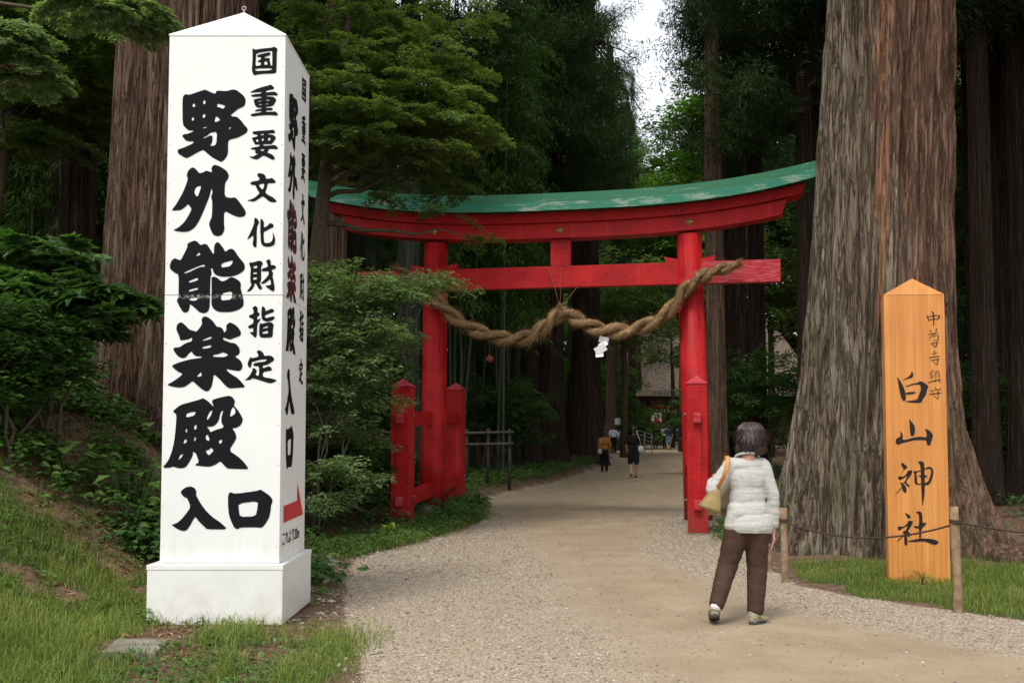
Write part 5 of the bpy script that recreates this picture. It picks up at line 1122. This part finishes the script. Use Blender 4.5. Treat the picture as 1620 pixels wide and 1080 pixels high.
# maple sprays at the upper left
ul = empty('maple_tree', (0,0,0), 0, 'shady maple filling the upper left corner with flat dark green sprays', 'tree')
bl = [(pp(px, py, d), (r, r*.9, r*.16), n) for px, py, d, r, n in [(40,20,15,1.2,60),(120,60,16,1.1,60),(60,150,17,1.3,70),(130,170,18,1.0,50),(20,220,17,1.1,50),(150,120,18,.8,40),(150,20,17,.9,40),(10,110,14,.8,40)]]
fol('crown', bl, FR_M, .085, .034, M['leaf_maple'], ul, 3, 1.2, pitch=(-.3,.1), sc=.6)
m = MB(); m.tube([(-9.6,17,Hs(-9.6,17)-.2),(-9.4,17,3),(-9.0,17,6),(-8.6,17,9)], [.2,.17,.12,.05], 10)
for i, (c, r, n) in enumerate(bl[:9]): limb(m, (-9.2,17,min(8, 2+c[2]*.6)), c, .04, .01, i+90)
m.build('trunk', M['twig'], ul)
nb = empty('overhanging_maple', (0,0,0), 0, 'pale green leafy branch reaching in at the left edge of the view', 'tree branch')
bl = [(pp(15,75,8.5),(.30,.3,.07),26),(pp(40,115,8.6),(.24,.2,.05),18),(pp(5,45,8.4),(.25,.2,.06),16),(pp(150,14,9),(.35,.3,.06),26),(pp(210,18,9.2),(.30,.25,.05),20),(pp(255,30,9.3),(.12,.12,.03),5)]
fol('sprays', bl, FR_M, .055, .02, M['leaf_shrub'], nb, 3, 1.3, pitch=(-.35,.0), sc=.28)
m = MB(); limb(m, (-6.5,9.2,5.6), pp(255,28,9.3), .03, .006, 5, .05, 9); limb(m, (-6.5,9.2,5.6), pp(45,110,8.6), .03, .006, 6, .08); m.build('branch', M['twig'], nb)
fol('dead_spray', [(pp(12,112,8.5),(.09,.09,.09),9)], FR_S, .07, .02, M['brownleaf'], nb, 1, sc=.12)
# fresh greenery where the canopy opens, its sunlight mostly put into the leaf colour
def lit(px, py, d, r, n, lab, mat='leaf_lit', lL=.24):
    c = pp(px, py, d); x, y, z = c; zg = Hs(x, y); o = empty('broadleaf_tree', (x, y, zg), 0, lab, 'tree', 'bright trees where the wood opens')
    fol('crown', [((0,0,z-zg),(r,r,r*1.1),n),((.4*r,.2,z-zg-r*.9),(r*.8,r*.8,r*.7),n//2),((-.4*r,0,z-zg-r*.8),(r*.7,r*.7,r*.7),n//2)], FR_S, lL, lL*.5, M[mat], o, 1, pitch=(-.3,.4), sc=1.3)
    m = MB(); m.tube([(0,0,-.3),(.1,0,(z-zg)*.5),(0,.1,z-zg)], [.22,.16,.06], 8); m.build('trunk', M['twig'], o)
lit(1095,235,66,3.2,260,'bright green tree just left of the trunk with the orange patch')
def hanging_limb(o, start, ends, rr, n):
    inv = Matrix.Rotation(-o.rotation_euler.z, 4, 'Z') @ Matrix.Translation(-o.location)
    for e_ in ends:
        a, b = inv @ Vector(start), inv @ Vector(e_); m = MB(); limb(m, a, b, .05, .012, int(abs(b.x)*9), .06); k_ = m.build('limb', M['bark_far'], o)
        C = np.array([a.lerp(b, t)+Vector((0,0,-.1)) for t in np.linspace(.25, 1.02, n)]); C = C+(rng.random(C.shape)-.5)*rr*1.6; k = 70; q_ = norm(rng.normal(size=(n,k,3)))*(rng.random((n,k,1))**.5)
        P_ = (C[:,None]+q_*rr*np.array([1,1,.6])).reshape(-1,3); D_ = (q_+rng.normal(size=(n,k,3))*.5+np.array([0,0,-.2])).reshape(-1,3); L_ = .13*(.6+.8*rng.random(n*k))
        link('needle_sprays', leafmesh('needle_sprays', P_, D_, rng.normal(size=(n*k,3)), L_, L_*.22), M['leaf_cedar'], k_)
orange_tree = [o for o in bpy.data.objects if str(o.get('label','')).startswith('tall trunk with a peeling')][0]
hanging_limb(orange_tree, pp(1134,70,30), [pp(1066,112,30.5), pp(1090,12,30)], .24, 8)
row_end = [o for o in bpy.data.objects if str(o.get('label','')).startswith('broadest dark cedar')][0]
hanging_limb(row_end, pp(930,60,44), [pp(1035,205,44), pp(1022,150,43.5), pp(1012,95,44), pp(1000,8,44)], .5, 15)
lit(1140,160,58,2.0,120,'tall bright tree right of the sky gap')
lit(1075,330,60,2.4,170,'bright green tree low behind the gate top, below the sky gap')
lit(985,455,52,1.9,80,'bright green tree above the visitors, left of the thatched hall','leaf_maple')
lit(1062,535,70,1.5,36,'darker leafy branch tree drooping before the thatched roof','leaf_maple')
lit(760,500,49,3.8,330,'bright green mass behind the bamboo stems')
lit(720,600,51,3.2,220,'lower bright green tree behind the bamboo stems')
lit(800,420,62,3.6,200,'bright green crown glimpsed under the tie beam')
lit(930,600,66,3.0,160,'green tree glimpsed between the broad trunks')
lit(90,430,46,4.2,300,'pale green crown glimpsed through the left bamboo grove')
lit(1215,395,52,3.0,130,'green crown glimpsed right of the gate top','leaf_maple')
lit(1590,350,48,3.4,180,'green crown glimpsed right of the giant cedar','leaf_maple')
# far-off wood: one mass closing the view all round
def farwood():
    O = []; Y = []
    for k in range(5200):
        a = q.uniform(-1.15, 1.15); d = q.uniform(92, 125) if abs(a) < .62 else q.uniform(48, 90)
        x = math.sin(a)*d; y = math.cos(a)*d
        if y < 4: continue
        px = 810+x*F/max(y,1); hmax = 34
        if 985 < px < 1112: hmax = 22+ (px-985)*.02
        if 715 < px < 800: hmax = 35
        O.append((x, y, q.uniform(0, 1)**.9*hmax))
    O = np.array(O); n = len(O)
    me = scatter_fronds('far_wood', O, rng.random(n)*6.28, -.5+.7*rng.random(n), 4.0+3*rng.random(n), FR_C, 1.15, .62, 1, droop=.2)
    tag(link('far_wood', me, M['leaf_cedar']), kind='stuff')
farwood()

# ------------------------------------------------------------ grass, weeds, litter, stones
def scatter_xy(n, x0, x1, y0, y1, dens):
    x = rng.uniform(x0, x1, n*6); y = rng.uniform(y0, y1, n*6); k = rng.random(n*6) < dens(x, y); return x[k][:n], y[k][:n]
def in_pillar(x, y, m=.02): return (x > -2.742-m) & (x < -1.722+m) & (y > 7.42-m) & (y < 8.46+m)
def blades(name, x, y, h, w, mat, bend=.5):
    n = len(x); z = H(x, y); a = rng.random(n)*6.28; d = np.stack([np.cos(a), np.sin(a), np.zeros(n)], -1); s = np.stack([-np.sin(a), np.cos(a), np.zeros(n)], -1)
    B = np.stack([x, y, z-.004], -1); h = h[:,None]; w = np.broadcast_to(w, (n,))[:,None]; bd = (bend*(.3+rng.random(n)))[:,None]
    p1 = B+np.array([0,0,1.])*h*.55+d*h*bd*.25; p2 = B+np.array([0,0,1.])*h*(1-.35*bd)+d*h*bd*.95
    V = np.stack([B-s*w*.5, B+s*w*.5, p1+s*w*.42, p1-s*w*.42, p2+s*w*.06, p2-s*w*.06], 1).reshape(-1,3); i = np.arange(n)[:,None]*6
    Fq = np.concatenate([i+np.array([0,1,2,3]), i+np.array([3,2,4,5])]); r = rng.random(n)*.6+.4*fbm(x*2, y*2, 0, 44)
    return link(name, npmesh(name, V, Fq, False, fattr=dict(rnd=np.concatenate([r, r]))), mat)
x, y = scatter_xy(150000, -8.5, 8.5, 4.6, 22, lambda x, y: grass_d(x, y)*np.where(in_pillar(x, y), 0, 1)*np.clip(1.25-y/24, .2, 1)*.9)
hh = (.05+.10*rng.random(len(x)))*(.6+.9*fbm(x*1.7, y*1.7, 0, 51)); hh = np.where(x > 2, hh*.62, hh)
tag(blades('grass', x, y, hh, .0055, M['grass'], .8), kind='stuff')
x, y = scatter_xy(12000, -9, -1.3, 6, 18, lambda x, y: (1-grass_d(x, y))*sstep((eL(y)-.15-x)/.4)*np.where(in_pillar(x, y), 0, 1)*(fbm(x*2.2, y*2.2, 0, 61) > .52)*.8)
tag(blades('sparse_weeds', x, y, .04+.09*rng.random(len(x)), .006, M['leaf_ground']), kind='stuff')
# leafy ground cover: rosettes of small round leaves
def cover(name, n, x0, x1, y0, y1, dens, size, hgt, mat, nl=7, asp=.75, lobes=1):
    x, y = scatter_xy(n, x0, x1, y0, y1, dens); n = len(x); z = H(x, y); k = nl
    a = rng.random((n,k))*6.28; rr = size*(.4+.9*rng.random((n,k))); hz = hgt*(.3+.9*rng.random((n,1)))*(.5+.6*rng.random((n,k)))
    Pb = np.stack([x[:,None]+np.cos(a)*rr*.7, y[:,None]+np.sin(a)*rr*.7, z[:,None]+hz], -1).reshape(-1,3)
    D = np.stack([np.cos(a), np.sin(a), -.15+.5*(rng.random((n,k))-.5)], -1).reshape(-1,3); U = np.array([0,-.25,1.])+(rng.random((n*k,3))-.5)*.7
    L = size*(.6+.7*rng.random(n*k)); o = link(name, leafmesh(name, Pb, D, U, L, L*asp, lobes, .08, .12), mat); tag(o, kind='stuff'); return o
cov = lambda x, y: np.where(in_pillar(x, y, .05), 0, 1)*(fbm(x*1.3, y*1.3, 0, 71) > .46)
cover('ground_cover', 1900, -8.5, -2.5, 8.7, 12.6, lambda x, y: cov(x, y)*sstep((y-8.8-.4*(x+4))/.8)*np.exp(-((x+4.6)/2.2)**4), .085, .22, M['leaf_ground'])
cover('ground_cover', 900, -3.6, -1.6, 9.0, 12.4, lambda x, y: np.exp(-(((x+3.0)/.7)**2+((y-9.6)/.6)**2)), .095, .22, M['leaf_dark'])
cover('ground_cover', 2600, -12, 0, 12, 30, lambda x, y: sstep((eL(y)-.5-x)/.5)*(fbm(x*1.0, y*1.0, 0, 72) > .42)*.8, .10, .30, M['leaf_dark'])
cover('ground_cover', 2300, 3, 22, 13, 40, lambda x, y: sstep((x-eR(y)-.8)/.6)*(fbm(x*1.0, y*1.0, 0, 73) > .45)*.8, .11, .28, M['leaf_dark'])
cover('verge_weeds', 1500, -2.9, .4, 11.6, 19.2, lambda x, y: np.exp(-(((x-(eL(y)-.42))/.38)**4)), .055, .13, M['leaf_ground'], 9, .5)
cover('verge_weeds', 2200, -2, 8, 20, 62, lambda x, y: sstep((eL(y)-.1-x)/.3)*np.exp(-(((x-eL(y)+1.3)/1.2)**4)), .12, .28, M['leaf_ground'], 8, .35)
cover('verge_weeds', 300, 2.3, 4.5, 12.5, 17, lambda x, y: np.exp(-(((x-eR(y)-.15)/.3)**4)), .05, .08, M['leaf_ground'], 8, .5)
cover('low_weeds', 1900, -8, -1.2, 5.2, 10.6, lambda x, y: np.where(in_pillar(x, y, .0), 0, 1)*sstep((eL(y)-.1-x)/.3)*(fbm(x*2, y*2, 0, 74) > .5)*.8, .045, .06, M['leaf_ground'], 7, .6)
# larger single plants
def plant(name, lab, x, y, n, size, h, mat, asp=.6, grp=None, lobes=1):
    z = Hs(x, y); o = empty(name, (x, y, z), 0, lab, 'plant', grp); a = rng.random(n)*6.28; t = .25+.75*rng.random(n); 
    Pb = np.stack([np.cos(a)*h*.35*t, np.sin(a)*h*.35*t, h*t], -1); D = np.stack([np.cos(a), np.sin(a), .15-.5*rng.random(n)], -1)
    link('leaves', leafmesh('leaves', Pb, D, np.tile([0,-.2,1.],(n,1)), size*(.7+.5*rng.random(n)), size*asp*(.7+.5*rng.random(n)), lobes), mat, o)
    m = MB()
    for i in range(n): m.tube([(0,0,-.03), tuple(Pb[i]*.55+np.array([0,0,.02])), tuple(Pb[i])], [.004,.003,.002], 4)
    m.build('stems', mat, o); return o
plant('young_plant', 'sprig of yellow green leaves at the foot of the left front gate post', xat(612,13.4), 13.4, 9, .13, .26, M['leaf_yellow'], .55)
plant('young_plant', 'small rounded weed growing against the left corner of the white plinth', -2.74, 7.36, 12, .055, .12, M['leaf_ground'], .8)
for i, xx in enumerate((-2.42,-2.28,-2.15,-1.92)): plant('grass_tuft', 'thin tuft of grass at the front foot of the white plinth', xx, 7.36, 8, .09, .05, M['leaf_ground'], .12, 'tufts at the foot of the white plinth')
for i, (px, py, d) in enumerate(((185,640,10.2),(225,660,9.8),(150,690,9.4),(210,720,9.2),(110,700,9.2))):
    c = pp(px, py, d); plant('broadleaf_weed', ('upper broad leaved plant against the root of the old cedar','broad leaved plant touching the left side of the white pillar','broad leaved plant over the bare earth left of the pillar','low leafy plant half hidden by the left side of the pillar','leafy plant nearest the left bank grass')[i], c[0], c[1], 16, .16, max(.25, c[2]-Hs(c[0], c[1])), M['leaf_ground'], .75, 'broad leaved plants on the bank')
plant('fern', 'feathery fern at the inner foot of the left rear gate post', -.62, 17.2, 22, .28, .30, M['leaf_ground'], .3); plant('fern', 'spreading fern between the left gate posts', -1.05, 15.9, 20, .26, .28, M['leaf_ground'], .3)
plant('grass_tuft', 'dry tuft growing at the foot of the orange sign', 3.90, 9.40, 34, .20, .12, M['grass'], .05)
# fallen leaves
def litter(name, n, x0, x1, y0, y1, dens, L=.07, W=.016, mat='litter'):
    x, y = scatter_xy(n, x0, x1, y0, y1, dens); n = len(x); a = rng.random(n)*6.28
    D = np.stack([np.cos(a), np.sin(a), (rng.random(n)-.4)*.35], -1); z = H(x, y)+.008
    gxx = (H(x+.05, y)-H(x-.05, y))/.1; gyy = (H(x, y+.05)-H(x, y-.05))/.1; D[:,2] += gxx*D[:,0]+gyy*D[:,1]
    U = np.stack([-gxx, -gyy, np.ones(n)], -1)+(rng.random((n,3))-.5)*.6; LL = L*(.5+rng.random(n))
    tag(link(name, leafmesh(name, np.stack([x, y, z], -1), D, U, LL, W*(.6+.9*rng.random(n)), 1, .1, .05), M[mat]), kind='stuff')
litter('fallen_leaves', 15000, -9, -1.3, 6, 20, lambda x, y: sstep((eL(y)-.25-x)/.3)*(1-.8*grass_d(x, y))*np.where(in_pillar(x, y), 0, 1)*(fbm(x*1.8, y*1.8, 0, 81) > .36), .095, .018)
litter('fallen_leaves', 5000, 3, 12, 9, 22, lambda x, y: sstep((x-eR(y)-.3)/.3)*(1-.9*grass_d(x, y)), .06, .012)
litter('fallen_leaves', 1500, -3, 6, 6, 30, lambda x, y: .05+.5*np.exp(-((x-eL(y))/.35)**2), .03, .012)
# loose gravel
def pebbles(name, n, x0, x1, y0, y1, dens, s0, s1, mat):
    x, y = scatter_xy(n, x0, x1, y0, y1, dens); n = len(x); z = H(x, y)
    o8 = np.array([(1,0,0),(0,1,0),(-1,0,0),(0,-1,0),(0,0,1),(0,0,-.6)], float); f8 = np.array([(0,1,4),(1,2,4),(2,3,4),(3,0,4),(1,0,5),(2,1,5),(3,2,5),(0,3,5)])
    a = rng.random(n)*6.28; s = s0+(s1-s0)*rng.random(n)**2.5; c, sn = np.cos(a), np.sin(a)
    sx, sy, sz = s*(.7+.6*rng.random(n)), s*(.6+.5*rng.random(n)), s*(.35+.35*rng.random(n))
    j = o8[None]+(rng.random((n,6,3))-.5)*.55; px_, py_, pz_ = j[...,0]*sx[:,None], j[...,1]*sy[:,None], j[...,2]*sz[:,None]
    V = np.stack([x[:,None]+px_*c[:,None]-py_*sn[:,None], y[:,None]+px_*sn[:,None]+py_*c[:,None], z[:,None]+pz_+sz[:,None]*.25], -1).reshape(-1,3)
    Fq = (np.arange(n)[:,None,None]*6+f8[None]).reshape(-1,3); r = np.repeat(rng.random(n), 8)
    tag(link(name, npmesh(name, V, Fq, False, fattr=dict(rnd=r)), mat), kind='stuff')
def pebmat():
    t = NT('gravel_stone'); c = t.ramp(t.attr('rnd'), [(0,(.13,.10,.075)),(.35,(.25,.205,.155)),(.8,(.34,.29,.23)),(1,(.52,.48,.42))]); t.bsdf(c, .85, None, .25); return t.m
M['pebble'] = pebmat()
gd = lambda x, y: sstep((x-eL(y)+.25)/.4)*sstep((eR(y)+.15-x)/.3)*(1-.93*sstep((x-np.interp(y,[4,5,6,8.5,14,18],[1.3,1.0,.8,.45,.1,-.15]))/.7+.5)*sstep((np.interp(y,[4,5,6.4,8.2,12.3,15,20],[5.6,4.7,3.4,2.25,1.65,2.2,3.1])-x)/.5+.5))
pebbles('gravel', 42000, -3.2, 7, 4.6, 10, gd, .004, .013, M['pebble'])
pebbles('gravel', 22000, -3.2, 5, 10, 18, lambda x, y: gd(x, y), .006, .018, M['pebble'])
pebbles('loose_stones', 500, -3.2, 0, 6, 14, lambda x, y: np.exp(-((x-eL(y)+.15)/.35)**2), .012, .04, M['pebble'])
def rock(x, y, r, lab, flat=.5):
    z = Hs(x, y); m = MB(); m.sph((0,0,0), (r, r*.75, r*flat), sub=3); V = np.array(m.v); V *= (1+.5*(fbm(V[:,0]*4/r*.3+x, V[:,1]*4/r*.3, V[:,2]*4/r*.3, 3)-.5))[:,None]; m.v = [tuple(v) for v in V]; m.sm = [False]*len(m.f)
    o = m.build('rock', M['stone']); o.location = (x, y, z+r*flat*.4); o.rotation_euler.z = x*7; tag(o, lab, 'rock')
rock(-1.98, 10.9, .13, 'grey stone on the gravel edge just right of the white pillar'); rock(-2.25, 10.6, .07, 'small pale stone nearest the right side of the pillar'); rock(-2.1, 11.6, .09, 'stone at the edge of the dry leaves behind the pillar')
m = MB(); m.box(-.165,.165,-.20,.20,-.05,.035,.012); o = m.build('stone_slab', M['stone']); sx_, sy_ = xat(222,6.45), 6.45; o.location = (sx_, sy_, Hs(sx_, sy_)); o.rotation_euler = (0,R(3),R(8)); tag(o, 'flat grey slab sunk in the earth in front of the white pillar', 'paving slab')
m = MB()
for i, (a, b, r) in enumerate([((-3.3,11.9,.62),(-2.25,10.4,.10),.09),((-3.4,11.6,.7),(-2.75,10.0,.28),.07),((-3.2,12.1,.7),(-2.05,11.2,.05),.06),((-4.9,11.8,1.55),(-5.7,10.6,1.25),.07)]):
    a = (a[0], a[1], Hs(a[0], a[1])+.02); b = (b[0], b[1], Hs(b[0], b[1])-.03); pts = []
    for t in np.linspace(0,1,9):
        xx, yy = a[0]+(b[0]-a[0])*t+.06*math.sin(t*7+i), a[1]+(b[1]-a[1])*t; pts.append((xx-gx2, yy-gy2, Hs(xx, yy)+.02-gz2))
    m = MB(); m.tube(pts, list(np.linspace(r*1.4, r*.3, 9)), 9); m.build('surface_root', M['bark_left'], lt)
m = MB()
for i, (bx, by) in enumerate([(6.6,10.9),(6.9,11.6),(6.2,10.5)]):
    m = MB(); pts = []
    for t in np.linspace(0,1,9):
        xx, yy = gx_+(bx-gx_)*(.45+.55*t)+.05*math.sin(6*t+i), gy_+(by-gy_)*(.45+.55*t); pts.append((xx-gx_, yy-gy_, Hs(xx, yy)+.10*(1-t)-.02))
    m.tube(pts, list(np.linspace(.12, .015, 9)), 9); m.build('surface_root', M['bark_giant'], gt)

# ------------------------------------------------------------ timber rail fence left of the path, hall, notices
fz = 24.0; o = empty('rail_fence', (xat(775,fz), fz, 0), 0, 'low grey timber rail fence beyond the left gate frame', 'fence')
for zz in (684, 702):
    m = MB(); m.tube([(xat(px,fz)-o.location.x, .05*math.sin(px), zat(zz-(px-775)*.02, fz)) for px in (700,730,760,790,812)], .032, 8); m.build('rail', M['greywood'], o)
for px in (705,738,772,806):
    xx = xat(px,fz); m = MB(); m.tube([(xx-o.location.x, .09, Hs(xx,fz)-.1), (xx-o.location.x, .09, zat(678,fz))], .04, 8); m.build('post', M['darkwood'], o)
HY = 84.0; gz = .56
hall = empty('shrine_hall', (xat(1090,HY), HY, gz), 0, 'far wooden hall with a thatched roof at the end of the path', 'building')
def hx(px): return xat(px, HY)-hall.location.x
def hz(py): return zat(py, HY)-gz
m = MB(); m.box(hx(1002), hx(1260), 0, 10, .3, hz(618), .02); m.build('plank_wall', M['plank'], hall)
m = MB(); x0, x1, ze, zr = hx(985), hx(1290), hz(628), hz(500); t = .5
vs = [(x0,-2.4,ze),(x1,-2.4,ze),(x1,-2.3,ze+t),(x0,-2.3,ze+t),(x0+2.2,5,zr),(x1-2.2,5,zr),(x0,12.4,ze),(x1,12.4,ze),(x1,12.3,ze+t),(x0,12.3,ze+t)]
m.add(vs, [(0,1,2,3),(3,2,5,4),(1,7,8,2),(2,8,5),(6,0,3,9),(3,4,9),(7,6,9,8),(8,9,4,5),(0,6,7,1)]); m.build('thatched_roof', M['thatch'], hall)
m = MB(); m.box(x0+1.2, x1-1.2, -1.9, -1.6, hz(634), hz(628)-.02, .02); m.build('eaves_beam', M['darkwood'], hall)
for px in (1004,1026,1058,1082,1120,1160,1200):
    m = MB(); m.box(hx(px)-.14, hx(px)+.14, -.17, -.02, .2, hz(634), .02); m.build('column', M['darkwood'], hall)
m = MB(); m.box(hx(1060), hx(1083), -.10, -.005, .35, hz(652), .01); m.build('door', M['darkwood'], hall)
m = MB(); m.box(hx(996), hx(1270), -1.2, -.2, -.4, .32, .03); m.build('veranda', M['darkwood'], hall)
for k in range(5):
    m = MB(); m.box(hx(1058), hx(1090), -1.25-.4*(5-k), -1.25-.4*(4-k)+.02, -.4, .06*(k+1)*1.0+.02, .01); m.build('step', M['stone'], hall)
m = MB(); x0_, x1_ = hx(1026)-.0, hx(1112); m.tube([(x0_,-1.4,hz(646)),(x1_,-1.4,hz(646))], .09, 8); m.build('red_rail', M['red'], hall)
m = MB()
for k in range(14):
    xx = x0_+.8+(x1_-x0_)*k/15; m.add([(xx,-1.5,hz(648)),(xx+.09,-1.5,hz(648)),(xx+.13,-1.5,hz(653)),(xx+.03,-1.5,hz(653))], [(0,1,2,3)])
m.build('hanging_paper', M['paper'], hall)
def board(px0, px1, py0, py1, d, lab, name='notice_board', frame=True, leg=True, panes=1):
    x0, x1 = xat(px0,d), xat(px1,d); z0, z1 = zat(py1,d), zat(py0,d); o = empty(name, ((x0+x1)/2, d, Hs((x0+x1)/2, d)), 0, lab, 'sign'); w = (x1-x0)/2; zg = o.location.z
    for k in range(panes):
        a = -w+2*w*k/panes+.02; b = -w+2*w*(k+1)/panes-.02; m = MB(); m.box(a, b, -.02, .0, z0-zg, z1-zg, .004); m.build('sheet', M['paper'], o)
    if leg:
        m = MB()
        for s in (-1,1): m.tube([(s*w*.8,.03,0),(s*w*.8,.03,z1-zg)], .03, 8)
        m.build('legs', M['darkwood'], o)
    return o
board(972, 989, 661, 671.5, 56, 'white twin sheet notice standing behind the bending visitor', panes=2)
o = board(1030, 1047, 653, 667, 80, 'white board under a small red gabled canopy before the hall wall')
m = MB(); w = .55; zt = zat(662,80)-o.location.z; m.add([(-w,-.2,zt-.45),(0,-.2,zt+.1),(w,-.2,zt-.45),(w,-.2,zt-.62),(0,-.2,zt-.12),(-w,-.2,zt-.62)]+[(-w,.25,zt-.45),(0,.25,zt+.1),(w,.25,zt-.45),(w,.25,zt-.62),(0,.25,zt-.12),(-w,.25,zt-.62)], [(0,1,4,5),(1,2,3,4),(11,10,7,6),(10,9,8,7),(0,6,7,1),(1,7,8,2),(5,4,10,11),(4,3,9,10),(2,8,9,3),(0,5,11,6)]); m.build('gabled_canopy', M['red'], o)
m = MB(); m.box(-.28,.28,-.24,-.05,zt-1.0,zt-.45,.02); m.build('offering_box', M['red'], o); m = MB(); m.tube([(0,-.15,0),(0,-.15,zt-1.0)], .05, 8); m.build('post', M['red'], o)
hr = empty('handrail', (xat(1020,58), 58, Hs(xat(1020,58),58)), 0, 'pale metal handrail slanting down beside the path near the far visitors', 'railing')
for k in range(4):
    a = Vector(pp(1008, 680+k*6, 60))-hr.location; b = Vector(pp(1031, 687+k*6, 56))-hr.location; m = MB(); m.tube([a, b], .022, 6); m.build('rail', M['metal'], hr)
for t in (0,.5,1):
    a = Vector(pp(1008+23*t, 680+7*t, 60-4*t))-hr.location; m = MB(); m.tube([a, (a.x, a.y, -.05)], .025, 6); m.build('post', M['metal'], hr)
m = MB(); m.box(-2.2,2.2,-.5,.5,-.3,1.1,.15); o = m.build('clipped_hedge', M['leaf_dark']); o.location = (xat(975,62), 62, Hs(xat(975,62),62)); bpy.data.objects.remove(o)
bush('clipped_hedge', 'dark low hedge behind the far visitors, left of the thatched hall', [((xat(960+k*11,64), 64, Hs(xat(960,64),64)+.9), (.9,.6,.75), 60) for k in range(6)], FR_S, .14, .08, M['leaf_dark'], 1, sc=.4)
